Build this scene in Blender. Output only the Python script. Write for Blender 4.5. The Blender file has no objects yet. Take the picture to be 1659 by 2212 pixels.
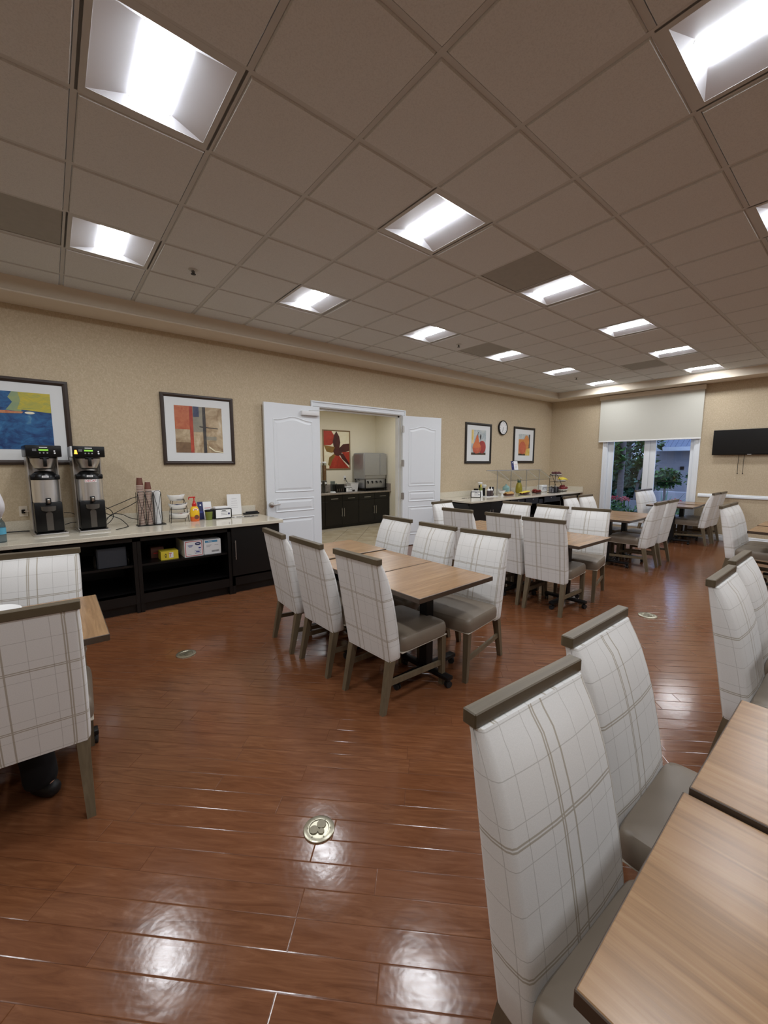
import bpy, bmesh, math, random
from mathutils import Vector, Matrix
random.seed(7)
S = bpy.context.scene
C = S.collection
PI = math.pi
rad = math.radians

# ------------------------------------------------------------------ materials
def lin(c):
    return tuple(((v/255.0)/12.92 if v/255.0 <= 0.04045 else ((v/255.0+0.055)/1.055)**2.4) for v in c)

class NT:
    """small helper around a node tree"""
    def __init__(s, m):
        s.t = m.node_tree; s.n = s.t.nodes; s.l = s.t.links
        s.b = s.n.get('Principled BSDF')
    def new(s, typ, **kw):
        n = s.n.new(typ)
        for k, v in kw.items(): setattr(n, k, v)
        return n
    def put(s, sock, v):
        if isinstance(v, bpy.types.NodeSocket): s.l.new(v, sock)
        elif v is not None:
            if hasattr(v, '__len__') and len(v) == 3 and sock.type == 'RGBA': v = (*v, 1)
            sock.default_value = v
    def math(s, op, a, b=None, c=None, clamp=False):
        n = s.new('ShaderNodeMath', operation=op); n.use_clamp = clamp
        s.put(n.inputs[0], a)
        if b is not None: s.put(n.inputs[1], b)
        if c is not None: s.put(n.inputs[2], c)
        return n.outputs[0]
    def mix(s, f, a, b, blend='MIX'):
        n = s.new('ShaderNodeMix', data_type='RGBA', blend_type=blend)
        s.put(n.inputs[0], f); s.put(n.inputs[6], a); s.put(n.inputs[7], b)
        return n.outputs[2]
    def coord(s, which='Object'):
        return s.new('ShaderNodeTexCoord').outputs[which]
    def mapping(s, v, scale=(1, 1, 1), rot=(0, 0, 0), loc=(0, 0, 0)):
        n = s.new('ShaderNodeMapping'); s.put(n.inputs[0], v)
        n.inputs['Scale'].default_value = scale; n.inputs['Rotation'].default_value = rot
        n.inputs['Location'].default_value = loc
        return n.outputs[0]
    def sep(s, v):
        n = s.new('ShaderNodeSeparateXYZ'); s.put(n.inputs[0], v); return n.outputs
    def comb(s, x=0, y=0, z=0):
        n = s.new('ShaderNodeCombineXYZ'); s.put(n.inputs[0], x); s.put(n.inputs[1], y); s.put(n.inputs[2], z); return n.outputs[0]
    def noise(s, v, scale, detail=3, rough=.5, dist=0):
        n = s.new('ShaderNodeTexNoise'); s.put(n.inputs['Vector'], v)
        n.inputs['Scale'].default_value = scale; n.inputs['Detail'].default_value = detail
        n.inputs['Roughness'].default_value = rough; n.inputs['Distortion'].default_value = dist
        return n.outputs[0]
    def white(s, v):
        n = s.new('ShaderNodeTexWhiteNoise', noise_dimensions='3D'); s.put(n.inputs['Vector'], v); return n.outputs['Value']
    def ramp(s, f, stops):
        n = s.new('ShaderNodeValToRGB'); s.put(n.inputs[0], f)
        e = n.color_ramp.elements
        while len(e) < len(stops): e.new(.5)
        for i, (p, col) in enumerate(stops):
            e[i].position = p; e[i].color = (*col, 1) if len(col) == 3 else col
        return n.outputs[0]
    def bump(s, h, strength=.2, dist=.002, normal=None):
        n = s.new('ShaderNodeBump'); s.put(n.inputs['Height'], h)
        n.inputs['Strength'].default_value = strength; n.inputs['Distance'].default_value = dist
        if normal is not None: s.put(n.inputs['Normal'], normal)
        return n.outputs[0]

def mat(name, col=(128, 128, 128), rough=.5, metal=0, spec=.5, trans=0, emit=None, es=0, coat=0, alpha=1, noise=.06):
    m = bpy.data.materials.new(name); m.use_nodes = True
    t = NT(m); b = t.b
    c = lin(col)
    b.inputs['Base Color'].default_value = (*c, 1)
    if noise and not trans and alpha == 1:
        nz = t.noise(t.coord('Object'), 18, 3)
        t.put(b.inputs['Base Color'], t.mix(nz, tuple(v*(1-noise) for v in c), tuple(min(1, v*(1+noise)) for v in c)))
    b.inputs['Roughness'].default_value = rough
    b.inputs['Metallic'].default_value = metal
    b.inputs['Specular IOR Level'].default_value = spec
    b.inputs['Transmission Weight'].default_value = trans
    b.inputs['Coat Weight'].default_value = coat
    b.inputs['Alpha'].default_value = alpha
    if emit: 
        b.inputs['Emission Color'].default_value = (*lin(emit), 1); b.inputs['Emission Strength'].default_value = es
    return m

M = {}
def mk(name, *a, **k): M[name] = mat(name, *a, **k); return M[name]

def m_wall():
    m = mk('wallpaper', (206, 188, 156), .85, noise=0); t = NT(m)
    o = t.coord('Object')
    v = t.mapping(o, (1, 1, .7))
    n1 = t.noise(v, 62, 4, .6, .8); n2 = t.noise(o, 2.2, 3)
    c = t.ramp(n1, [(.32, lin((188, 171, 143))), (.5, lin((198, 181, 153))), (.7, lin((211, 196, 170)))])
    c = t.mix(t.math('MULTIPLY', n2, .25), c, lin((194, 174, 146)))
    t.put(t.b.inputs['Base Color'], c)
    t.put(t.b.inputs['Normal'], t.bump(n1, .25, .0015))
m_wall()
def m_ceiling():
    m = mk('ceiling_tile', (224, 222, 218), .95, noise=0); t = NT(m)
    o = t.coord('Object'); n = t.noise(o, 140, 3, .7); n2 = t.noise(o, 3, 2)
    c = t.ramp(n, [(.3, lin((208, 210, 209))), (.55, lin((222, 224, 223)))])
    t.put(t.b.inputs['Base Color'], t.mix(t.math('MULTIPLY', n2, .2), c, lin((208, 205, 200))))
    t.put(t.b.inputs['Normal'], t.bump(n, .3, .002))
m_ceiling()
mk('ceiling_grid', (202, 202, 198), .6, noise=.03)
mk('soffit', (224, 212, 194), .8, noise=.02)
mk('vent', (166, 164, 156), .8, noise=.1)

def m_floor():
    m = mk('cherry_floor', (120, 60, 38), .2, noise=0); t = NT(m)
    X, Y, Z = t.sep(t.coord('Object'))
    k = 1/math.sqrt(2)
    u = t.math('MULTIPLY', t.math('SUBTRACT', X, Y), k)
    v = t.math('ADD', t.math('MULTIPLY', t.math('ADD', X, Y), k), -.0946)
    W, L = .1, .92
    vr = t.math('DIVIDE', v, W); row = t.math('FLOOR', vr); vf = t.math('FRACT', vr)
    ro = t.white(t.comb(row, 3.3, 1.7))
    ur = t.math('ADD', t.math('DIVIDE', u, L), t.math('MULTIPLY', ro, 7.3))
    pid = t.math('FLOOR', ur); uf = t.math('FRACT', ur)
    rnd = t.white(t.comb(row, pid, 9.1)); rnd2 = t.white(t.comb(pid, row, 4.2))
    gv = t.comb(t.math('ADD', t.math('MULTIPLY', u, 1.6), t.math('MULTIPLY', rnd, 37)), t.math('ADD', t.math('MULTIPLY', v, 14), t.math('MULTIPLY', rnd2, 19)), 0)
    g = t.noise(gv, 2.2, 6, .62, 1.4)
    g2 = t.noise(t.comb(t.math('MULTIPLY', u, 4), t.math('MULTIPLY', v, 90), rnd), 3, 3, .6)
    base = t.ramp(g, [(.25, lin((88, 53, 33))), (.45, lin((112, 71, 45))), (.6, lin((123, 80, 52))), (.8, lin((142, 98, 68)))])
    base = t.mix(t.math('MULTIPLY', g2, .28), base, lin((92, 54, 34)))
    base = t.mix(t.math('MULTIPLY', rnd, .36), base, lin((108, 65, 41)))
    # seams
    e1 = t.math('MINIMUM', vf, t.math('SUBTRACT', 1, vf)); e1 = t.math('MULTIPLY', e1, W)
    e2 = t.math('MINIMUM', uf, t.math('SUBTRACT', 1, uf)); e2 = t.math('MULTIPLY', e2, L)
    e = t.math('MINIMUM', e1, e2)
    seam = t.math('SUBTRACT', 1, t.math('DIVIDE', e, .0011), clamp=True)
    base = t.mix(t.math('MULTIPLY', seam, .75), base, lin((48, 20, 10)))
    t.put(t.b.inputs['Base Color'], base)
    wav = t.noise(t.coord('Object'), 9, 3, .6)
    ht = t.math('ADD', t.math('MULTIPLY', t.math('DIVIDE', e, .0032, clamp=True), 1.0), t.math('MULTIPLY', g, .12))
    nb = t.bump(ht, .45, .0012)
    nb = t.bump(wav, .10, .01, nb)
    fine = t.noise(t.coord('Object'), 130, 3, .6)
    nb = t.bump(fine, .05, .001, nb)
    t.put(t.b.inputs['Normal'], nb)
    t.b.inputs['Roughness'].default_value = .17
    t.put(t.b.inputs['Roughness'], t.math('ADD', .10, t.math('MULTIPLY', g, .12)))
    t.b.inputs['Specular IOR Level'].default_value = .5
m_floor()

def m_tilefloor():
    m = mk('tile_floor', (196, 182, 156), .25, noise=0); t = NT(m)
    X, Y, Z = t.sep(t.coord('Object')); k = 1/math.sqrt(2)
    a = t.math('FRACT', t.math('DIVIDE', t.math('MULTIPLY', t.math('SUBTRACT', X, Y), k), .45))
    b = t.math('FRACT', t.math('DIVIDE', t.math('MULTIPLY', t.math('ADD', X, Y), k), .45))
    f = lambda q: t.math('MINIMUM', q, t.math('SUBTRACT', 1, q))
    d = t.math('MINIMUM', f(a), f(b))
    s = t.math('LESS_THAN', d, .012)
    n = t.noise(t.coord('Object'), 4, 5, .6)
    c = t.ramp(n, [(.3, lin((184, 168, 138))), (.7, lin((212, 198, 172)))])
    t.put(t.b.inputs['Base Color'], t.mix(s, c, lin((140, 128, 108))))
m_tilefloor()
mk('tile_border', (190, 178, 155), .3)
mk('cream_wall', (234, 226, 204), .8, noise=.02)

def m_plaid():
    m = mk('plaid', (214, 211, 205), .9, noise=0); t = NT(m)
    u, v, _ = t.sep(t.coord('UV'))
    def line(co, per, off, hw):
        a = t.math('FRACT', t.math('DIVIDE', t.math('SUBTRACT', co, off - per/2), per))
        a = t.math('ABSOLUTE', t.math('SUBTRACT', a, .5))
        a = t.math('MULTIPLY', a, per)
        return t.math('MULTIPLY', t.math('SUBTRACT', hw*1.35, a), 1/(hw*.5), clamp=True)
    wob = t.noise(t.coord('UV'), 60, 2)
    PU, PV = .245, .265
    strong = None
    o = .032
    L1 = line(u, PU, o+.0, .0028)
    L2 = line(u, PU, o+.0410, .0024); L3 = line(u, PU, o+.0495, .0024)
    L4 = line(u, PU, o+.090, .0010); L5 = line(u, PU, o+.168, .0010); 
    H1 = line(v, PV, .215-.0040, .0020); H2 = line(v, PV, .215+.0040, .0020)
    H3 = line(v, PV, .215+.042, .0009); H4 = line(v, PV, .215-.042, .0009); H5 = line(v, PV, .215+.132, .0010)
    mx = lambda *a: (a[0] if len(a) == 1 else t.math('MAXIMUM', a[0], mx(*a[1:])))
    st = mx(L1, L2, L3, H1, H2); th = mx(L4, L5, H3, H4, H5)
    base = t.mix(t.noise(t.coord('UV'), 260, 3, .7), lin((218, 217, 214)), lin((238, 237, 235)))
    c = t.mix(t.math('MULTIPLY', th, .36), base, lin((128, 122, 112)))
    gold = t.mix(wob, lin((120, 100, 62)), lin((146, 128, 84)))
    c = t.mix(t.math('MULTIPLY', st, .58), c, gold)
    t.put(t.b.inputs['Base Color'], c)
    wv = t.noise(t.mapping(t.coord('UV'), (1, 1, 1)), 900, 2)
    t.put(t.b.inputs['Normal'], t.bump(wv, .3, .001))
    t.b.inputs['Sheen Weight'].default_value = .15
m_plaid()
def m_wood(name, c1, c2, c3, axis=0, rough=.4, scale=1, spec=.5):
    m = mk(name, c2, rough, noise=0, spec=spec); t = NT(m)
    X = t.sep(t.coord('Object'))
    a = [t.math('MULTIPLY', X[i], (1.3 if i == axis else 22)*scale) for i in range(3)]
    if axis != 2: a[2] = t.math('MULTIPLY', X[2], 3)
    info = t.new('ShaderNodeObjectInfo').outputs['Random']
    a[axis] = t.math('ADD', a[axis], t.math('MULTIPLY', info, 31))
    v = t.comb(*a)
    g = t.noise(v, 1.1, 6, .62, .9); g2 = t.noise(v, 5, 3, .6)
    c = t.ramp(g, [(.28, lin(c1)), (.5, lin(c2)), (.72, lin(c3))])
    c = t.mix(t.math('MULTIPLY', g2, .25), c, lin(c1))
    t.put(t.b.inputs['Base Color'], c)
    t.put(t.b.inputs['Normal'], t.bump(g2, .08, .001))
m_wood('table_top', (124, 94, 63), (149, 115, 80), (169, 135, 98), 0, .26, 1.5)
m_wood('table_edge', (62, 50, 40), (74, 60, 48), (86, 70, 56), 0, .4)
m_wood('chair_wood', (92, 80, 62), (108, 95, 74), (122, 108, 86), 2, .45)
m_wood('rail_wood', (78, 68, 51), (92, 80, 61), (106, 94, 73), 1, .42)
m_wood('espresso', (9, 8, 8), (12, 10, 10), (16, 13, 12), 0, .38)
mk('seat_piping', (168, 158, 142), .6)
def m_leather():
    m = mk('leather', (122, 114, 104), .42, noise=0); t = NT(m)
    n = t.noise(t.coord('Object'), 190, 4, .6); n2 = t.noise(t.coord('Object'), 6, 2)
    c = t.mix(n2, lin((112, 101, 88)), lin((134, 122, 107)))
    t.put(t.b.inputs['Base Color'], c)
    t.put(t.b.inputs['Normal'], t.bump(n, .12, .001))
m_leather()
mk('black_steel', (16, 16, 18), .4, .3)
mk('black_plastic', (8, 8, 9), .32, spec=.35)
mk('black_matte', (20, 20, 21), .7)
mk('rubber', (24, 24, 26), .6)
mk('white_paint', (232, 236, 240), .35, noise=.01)
mk('jamb_white', (226, 226, 222), .4, noise=.01)
mk('chrome', (200, 198, 194), .22, 1, noise=0)
mk('brushed', (205, 203, 200), .34, 1, noise=.05)
mk('steel_dark', (120, 118, 115), .35, 1)
mk('brass', (188, 184, 164), .3, .9, noise=.25)
mk('brass_dark', (136, 130, 112), .4, .8, noise=.2)
def m_quartz():
    m = mk('quartz', (214, 206, 188), .08, noise=0); t = NT(m)
    n = t.noise(t.coord('Object'), 160, 4, .8)
    t.put(t.b.inputs['Base Color'], t.ramp(n, [(.3, lin((196, 186, 164))), (.5, lin((216, 208, 190))), (.7, lin((232, 226, 212)))]))
m_quartz()
mk('granite', (150, 140, 130), .15, noise=.4)
mk('frame_brown', (52, 38, 30), .4)
mk('frame_dark', (34, 28, 22), .4)
mk('frame_gold', (150, 128, 96), .4, .4)
mk('matboard', (226, 228, 228), .6, noise=.01)
mk('white_plastic', (235, 235, 235), .35, noise=.01)
mk('white_ceramic', (240, 240, 238), .15, noise=.01)
mk('white_paper', (240, 240, 240), .7, noise=.01)
mk('grey_ink', (150, 150, 155), .7)
mk('black_ink', (30, 30, 34), .7)
mk('red_ink', (196, 40, 36), .6)
mk('navy', (38, 44, 96), .5)
mk('blue_print', (60, 70, 150), .6)
mk('sky_print', (80, 150, 190), .6)
mk('yellow_box', (226, 204, 60), .5)
mk('yellow_lotion', (238, 190, 40), .3)
mk('orange_lotion', (228, 110, 50), .3)
mk('red_pump', (200, 40, 34), .3)
mk('brown_cup', (108, 62, 48), .6)
mk('cup_rim', (226, 210, 194), .6)
mk('olive_cup', (110, 122, 48), .3)
mk('teal_jar', (150, 190, 190), .2)
mk('pineapple', (160, 146, 44), .35, noise=.3)
mk('pine_leaf', (70, 96, 80), .5)
mk('banana', (236, 214, 70), .4)
mk('apple', (120, 26, 30), .25, noise=.3)
mk('plum', (84, 30, 34), .3, noise=.3)
mk('bread', (206, 164, 104), .7, noise=.25)
mk('egg_yellow', (250, 224, 90), .5)
mk('sausage', (140, 54, 44), .4, noise=.3)
mk('plate_red', (92, 34, 22), .3)
mk('lcd', (110, 160, 60), .4, emit=(120, 180, 60), es=.5)
mk('orange_light', (240, 150, 50), .4, emit=(255, 160, 60), es=1.2)
mk('grey_fabric', (52, 54, 60), .8)
mk('cereal', (158, 112, 70), .7, noise=.4)
mk('cereal_dark', (120, 74, 50), .7, noise=.5)
mk('screen', (6, 6, 8), .2, noise=0)
def m_glass(name, rough=0, tint=(235, 240, 240), a=.12, sp=.5):
    m = bpy.data.materials.new(name); m.use_nodes = True; t = NT(m)
    tr = t.new('ShaderNodeBsdfTransparent'); tr.inputs[0].default_value = (*lin(tint), 1)
    gl = t.new('ShaderNodeBsdfGlossy'); gl.inputs['Roughness'].default_value = rough
    lw = t.new('ShaderNodeLayerWeight'); lw.inputs[0].default_value = .5
    fr = t.math('ADD', .03, t.math('MULTIPLY', t.math('POWER', lw.outputs['Facing'], 5), .6))
    mx = t.new('ShaderNodeMixShader')
    t.put(mx.inputs[0], fr); t.l.new(tr.outputs[0], mx.inputs[1]); t.l.new(gl.outputs[0], mx.inputs[2])
    t.l.new(mx.outputs[0], t.n['Material Output'].inputs[0]); M[name] = m
m_glass('glass', 0, (248, 250, 250)); m_glass('clear_plastic', .05, (215, 220, 222)); m_glass('bottle_plastic', .05, (190, 205, 215), .6)
mk('water_label', (90, 170, 200), .5)
mk('lamp_white', (234, 236, 242), .5, noise=0)
mk('diffuser', (255, 255, 255), .5, noise=0, emit=(246, 250, 255), es=1)
M['diffuser'].node_tree.nodes['Principled BSDF'].inputs['Emission Strength'].default_value = 17.0
mk('diffuser_end', (240, 244, 250), .5, noise=0, emit=(246, 250, 255), es=5)
mk('lamp_line', (120, 124, 130), .5, noise=0)
def m_shade():
    m = mk('roller_shade', (206, 204, 194), .9, noise=0); t = NT(m)
    X, Y, Z = t.sep(t.coord('Object'))
    w = t.noise(t.mapping(t.coord('Object'), (1, 40, 400)), 2, 3)
    t.put(t.b.inputs['Base Color'], t.mix(w, lin((196, 194, 183)), lin((214, 212, 202))))
m_shade()
def m_leaf(name, a, b):
    m = mk(name, a, .5, noise=0); t = NT(m)
    r = t.noise(t.coord('Object'), 7, 3)
    t.put(t.b.inputs['Base Color'], t.mix(r, lin(a), lin(b)))
m_leaf('leaf_dark', (28, 56, 36), (54, 92, 52)); m_leaf('leaf_green', (52, 92, 44), (96, 140, 66)); m_leaf('palm', (66, 104, 90), (112, 150, 134))
mk('bark', (120, 112, 112), .9, noise=.25); mk('stucco', (190, 188, 196), .9, noise=.04); mk('roof_tile', (120, 130, 150), .8); mk('soil', (60, 50, 44), 1, noise=.3)
mk('eave_white', (220, 226, 236), .6); mk('flower_red', (176, 50, 62), .6); mk('flower_pink', (190, 104, 108), .6); mk('flower_white', (200, 220, 230), .6)
mk('pavement', (150, 150, 156), .9, noise=.1)
mk('skin', (196, 150, 124), .5, noise=.04); mk('hair', (44, 32, 26), .6, noise=.2); mk('white_cloth', (226, 224, 226), .9, noise=.03); mk('navy_cloth', (24, 28, 52), .9); mk('dark_cloth', (14, 14, 18), .9)
mk('shoe', (16, 16, 18), .5)

# ------------------------------------------------------------------ mesh builder
class MB:
    def __init__(s): s.v = []; s.f = []; s.m = []; s.s = []; s.mats = []; s.cur = 0; s.T = Matrix.Identity(4); s.uv = {}
    def mt(s, name):
        if name not in s.mats: s.mats.append(name)
        s.cur = s.mats.index(name); return s
    def at(s, x=0, y=0, z=0, rz=0, rx=0, ry=0):
        s.T = Matrix.Translation((x, y, z)) @ Matrix.Rotation(rz, 4, 'Z') @ Matrix.Rotation(ry, 4, 'Y') @ Matrix.Rotation(rx, 4, 'X'); return s
    def add(s, vs, fs, smooth=False, uvs=None):
        n = len(s.v)
        if not s.mats: s.mt('white_plastic')
        s.v += [tuple(s.T @ Vector(v)) for v in vs]
        for i, f in enumerate(fs):
            if uvs: s.uv[len(s.f)] = uvs[i]
            s.f.append(tuple(n+q for q in f)); s.m.append(s.cur); s.s.append(smooth)
        return s
    def box(s, x0, x1, y0, y1, z0, z1, bev=0, seg=2):
        if bev:
            b = bmesh.new(); bmesh.ops.create_cube(b, size=1)
            for v in b.verts: v.co = Vector(((x0+x1)/2+v.co.x*(x1-x0), (y0+y1)/2+v.co.y*(y1-y0), (z0+z1)/2+v.co.z*(z1-z0)))
            bmesh.ops.bevel(b, geom=b.edges[:], offset=min(bev, .49*min(abs(x1-x0), abs(y1-y0), abs(z1-z0))), segments=seg, profile=.5, affect='EDGES')
            b.verts.index_update()
            vs = [v.co.copy() for v in b.verts]; fs = [[v.index for v in f.verts] for f in b.faces]; b.free()
            return s.add(vs, fs, seg > 1)
        vs = [(x, y, z) for z in (z0, z1) for y in (y0, y1) for x in (x0, x1)]
        return s.add(vs, [(0, 2, 3, 1), (4, 5, 7, 6), (0, 1, 5, 4), (2, 6, 7, 3), (0, 4, 6, 2), (1, 3, 7, 5)])
    def frustum(s, p0, h0, p1, h1):
        """square bar from p0 (half sizes h0) to p1 (half sizes h1)"""
        vs = []
        for p, h in ((p0, h0), (p1, h1)):
            for sx, sy in ((-1, -1), (1, -1), (1, 1), (-1, 1)): vs.append((p[0]+sx*h[0], p[1]+sy*h[1], p[2]))
        return s.add(vs, [(3, 2, 1, 0), (4, 5, 6, 7), (0, 1, 5, 4), (1, 2, 6, 5), (2, 3, 7, 6), (3, 0, 4, 7)])
    def bar(s, a, b, w, h=None, up=(0, 0, 1)):
        h = h or w; a = Vector(a); b = Vector(b); d = (b-a).normalized(); up = Vector(up)
        if abs(d.dot(up)) > .98: up = Vector((1, 0, 0))
        x = d.cross(up).normalized(); y = x.cross(d)
        vs = []
        for p in (a, b):
            for i, j in ((-1, -1), (1, -1), (1, 1), (-1, 1)): vs.append(p+x*i*w/2+y*j*h/2)
        return s.add(vs, [(3, 2, 1, 0), (4, 5, 6, 7), (0, 1, 5, 4), (1, 2, 6, 5), (2, 3, 7, 6), (3, 0, 4, 7)])
    def lathe(s, prof, seg=24, axis='Z', smooth=True, ang=2*PI, a0=0):
        n = len(prof); vs = []; fs = []; full = abs(ang-2*PI) < 1e-6; cnt = seg if full else seg+1
        for i in range(cnt):
            a = a0+ang*i/seg; c, q = math.cos(a), math.sin(a)
            for r, z in prof:
                vs.append((r*c, r*q, z) if axis == 'Z' else ((z, r*c, r*q) if axis == 'X' else (r*q, z, r*c)))
        for i in range(seg):
            j = (i+1) % cnt
            for k in range(n-1): fs.append((i*n+k, j*n+k, j*n+k+1, i*n+k+1))
        if prof[0][0] > 1e-6 and full: fs.append(tuple(i*n for i in range(cnt))[::-1])
        if prof[-1][0] > 1e-6 and full: fs.append(tuple(i*n+n-1 for i in range(cnt)))
        return s.add(vs, fs, smooth)
    def cyl(s, r, z0, z1, seg=24, axis='Z', smooth=True): return s.lathe([(r, z0), (r, z1)], seg, axis, smooth)
    def tube(s, pts, r, seg=8, closed=False, smooth=True):
        P = [Vector(p) for p in pts]; n = len(P); vs = []; fs = []
        up = None
        for i, p in enumerate(P):
            if closed: d = (P[(i+1) % n]-P[i-1])
            else: d = P[min(i+1, n-1)]-P[max(i-1, 0)]
            d.normalize()
            if up is None:
                up = Vector((0, 0, 1)) if abs(d.z) < .9 else Vector((1, 0, 0))
            x = d.cross(up)
            if x.length < 1e-4: x = d.cross(Vector((1, .3, 0)))
            x.normalize(); y = x.cross(d); up = y
            rr = r[i] if hasattr(r, '__len__') else r
            for k in range(seg):
                a = 2*PI*k/seg; vs.append(p+x*math.cos(a)*rr+y*math.sin(a)*rr)
        m = n if closed else n-1
        for i in range(m):
            j = (i+1) % n
            for k in range(seg): fs.append((i*seg+k, i*seg+(k+1) % seg, j*seg+(k+1) % seg, j*seg+k))
        if not closed: fs += [tuple(range(seg))[::-1], tuple((n-1)*seg+k for k in range(seg))]
        return s.add(vs, fs, smooth)
    def prism(s, poly, a, b, plane='XY', smooth=False):
        """polygon extruded from a to b along the axis missing in plane"""
        def P(u, v, w): return (u, v, w) if plane == 'XY' else ((u, w, v) if plane == 'XZ' else (w, u, v))
        n = len(poly); vs = [P(u, v, a) for u, v in poly]+[P(u, v, b) for u, v in poly]
        fs = [tuple(range(n))[::-1], tuple(range(n, 2*n))]+[(i, (i+1) % n, n+(i+1) % n, n+i) for i in range(n)]
        return s.add(vs, fs, smooth)
    def ball(s, x, y, z, r, sx=1, sy=1, sz=1, seg=12, rings=8):
        prof = [(math.sin(PI*i/rings), -math.cos(PI*i/rings)) for i in range(rings+1)]
        T = s.T.copy(); s.T = T @ Matrix.Translation((x, y, z)) @ Matrix.Diagonal((r*sx, r*sy, r*sz, 1))
        prof[0] = (0, -1); prof[-1] = (0, 1)
        s.lathe(prof, seg); s.T = T; return s
    def quad(s, a, b, c, d): return s.add([a, b, c, d], [(0, 1, 2, 3)])
    def build(s, name, parent=None, loc=None, label=None):
        me = bpy.data.meshes.new(name); me.from_pydata(s.v, [], s.f)
        for n in s.mats: me.materials.append(M[n])
        me.polygons.foreach_set('material_index', s.m); me.polygons.foreach_set('use_smooth', s.s)
        if s.uv:
            ul = me.uv_layers.new(name='UVMap')
            for fi, uvs in s.uv.items():
                for li, q in zip(me.polygons[fi].loop_indices, uvs): ul.data[li].uv = q
        me.validate(); me.update()
        if any(s.s): me.set_sharp_from_angle(angle=rad(38))
        o = bpy.data.objects.new(name, me); C.objects.link(o)
        if parent: o.parent = parent
        if loc: o.location = loc
        if label: o['label'] = label
        return o

def fix_normals(o):
    b = bmesh.new(); b.from_mesh(o.data); bmesh.ops.recalc_face_normals(b, faces=b.faces[:]); b.to_mesh(o.data); b.free()

def thing(name, label, cat, loc=(0, 0, 0), rz=0, group=None):
    o = bpy.data.objects.new(name, None); C.objects.link(o); o.empty_display_size = .1
    o.location = loc; o.rotation_euler = (0, 0, rz); o['label'] = label; o['category'] = cat
    if group: o['group'] = group
    return o
def tag(o, label, cat, group=None, kind=None):
    o['label'] = label; o['category'] = cat
    if group: o['group'] = group
    if kind: o['kind'] = kind
    return o
def struct(o, label=None):
    o['kind'] = 'structure'
    if label: o['label'] = label
    return o
def dup(root, loc, rz, label, group=None):
    r = root.copy(); C.objects.link(r); r.location = loc; r.rotation_euler = (0, 0, rz); r['label'] = label
    if group: r['group'] = group
    for ch in list(root.children):
        c = ch.copy(); C.objects.link(c); c.parent = r
        for g in ch.children:
            d = g.copy(); C.objects.link(d); d.parent = c
    return r
_fonts = {}
def text_geo(txt, size, align='CENTER'):
    cu = bpy.data.curves.new('t', 'FONT'); cu.body = txt; cu.size = size; cu.align_x = align; cu.align_y = 'CENTER'; cu.extrude = .0004
    o = bpy.data.objects.new('t', cu); C.objects.link(o)
    bpy.context.view_layer.update()
    me = o.evaluated_get(bpy.context.evaluated_depsgraph_get()).to_mesh()
    vs = [v.co.copy() for v in me.vertices]; fs = [tuple(p.vertices) for p in me.polygons]
    o.to_mesh_clear(); bpy.data.objects.remove(o); bpy.data.curves.remove(cu)
    return vs, fs
def put_text(mb, txt, size, pos, facing, matname, tilt=0):
    """text standing upright; facing = angle of its outward normal in the XY plane"""
    vs, fs = text_geo(txt, size); T = mb.T
    mb.T = T @ Matrix.Translation(pos) @ Matrix.Rotation(facing+PI/2, 4, 'Z') @ Matrix.Rotation(PI/2-tilt, 4, 'X')
    mb.mt(matname).add(vs, fs); mb.T = T
# ------------------------------------------------------------------ the room
YW, XW, ZC, ZS = 5.70, 10.47, 3.331, 3.168       # left wall, far wall, ceiling, soffit heights
YR, XB = -4.2, -3.2                                # right wall and wall behind the camera
DX0, DX1, DZ = 3.30, 5.08, 2.44                    # double door opening in the left wall
WY0, WY1, WZ0, WZ1 = 2.50, 4.25, .10, 2.62         # window opening in the far wall

mb = MB().mt('cherry_floor'); mb.box(XB-.2, XW+.15, YR-.2, YW, -.1, 0); struct(mb.build('floor'))
mb = MB().mt('tile_floor'); mb.box(3.0, 7.2, YW, 9.0, -.1, .001)
mb.mt('tile_border').box(3.0, 7.2, 7.98, 8.3, .001, .004); struct(mb.build('floor'), 'beige diagonal tile floor of the pantry behind the double doors')

# left wall with the door opening
mb = MB().mt('wallpaper')
mb.box(XB, DX0-.02, YW, YW+.15, 0, ZC+.1); mb.box(DX1+.02, XW+.15, YW, YW+.15, 0, ZC+.1); mb.box(DX0-.02, DX1+.02, YW, YW+.15, DZ+.02, ZC+.1)
struct(mb.build('wall_left'))
mb = MB().mt('wallpaper')
mb.box(XW, XW+.15, WY1, YW, 0, ZC+.1); mb.box(XW, XW+.15, YR, WY0, 0, ZC+.1); mb.box(XW, XW+.15, WY0, WY1, WZ1, ZC+.1); mb.box(XW, XW+.15, WY0, WY1, 0, WZ0)
struct(mb.build('wall_far'))
mb = MB().mt('wallpaper'); mb.box(XB, XW+.15, YR-.15, YR, 0, ZC+.1); struct(mb.build('wall_right'))
mb = MB().mt('wallpaper'); mb.box(XB-.15, XB, YR-.15, YW+.15, 0, ZC+.1); struct(mb.build('wall_back'))
# pantry shell
mb = MB().mt('cream_wall'); mb.box(3.0, 7.2, 8.85, 9.0, 0, 3.2); struct(mb.build('wall_pantry_back'))
mb = MB().mt('cream_wall'); mb.box(6.95, 7.1, YW+.15, 8.85, 0, 3.2); struct(mb.build('wall_pantry_right'))
mb = MB().mt('cream_wall'); mb.box(2.9, 3.0, YW+.15, 9.0, 0, 3.2); struct(mb.build('wall_pantry_left'))
mb = MB().mt('cream_wall'); mb.box(2.9, 7.1, YW+.15, 9.0, 3.05, 3.15); struct(mb.build('ceiling', label=None), 'flat ceiling of the pantry')

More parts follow.
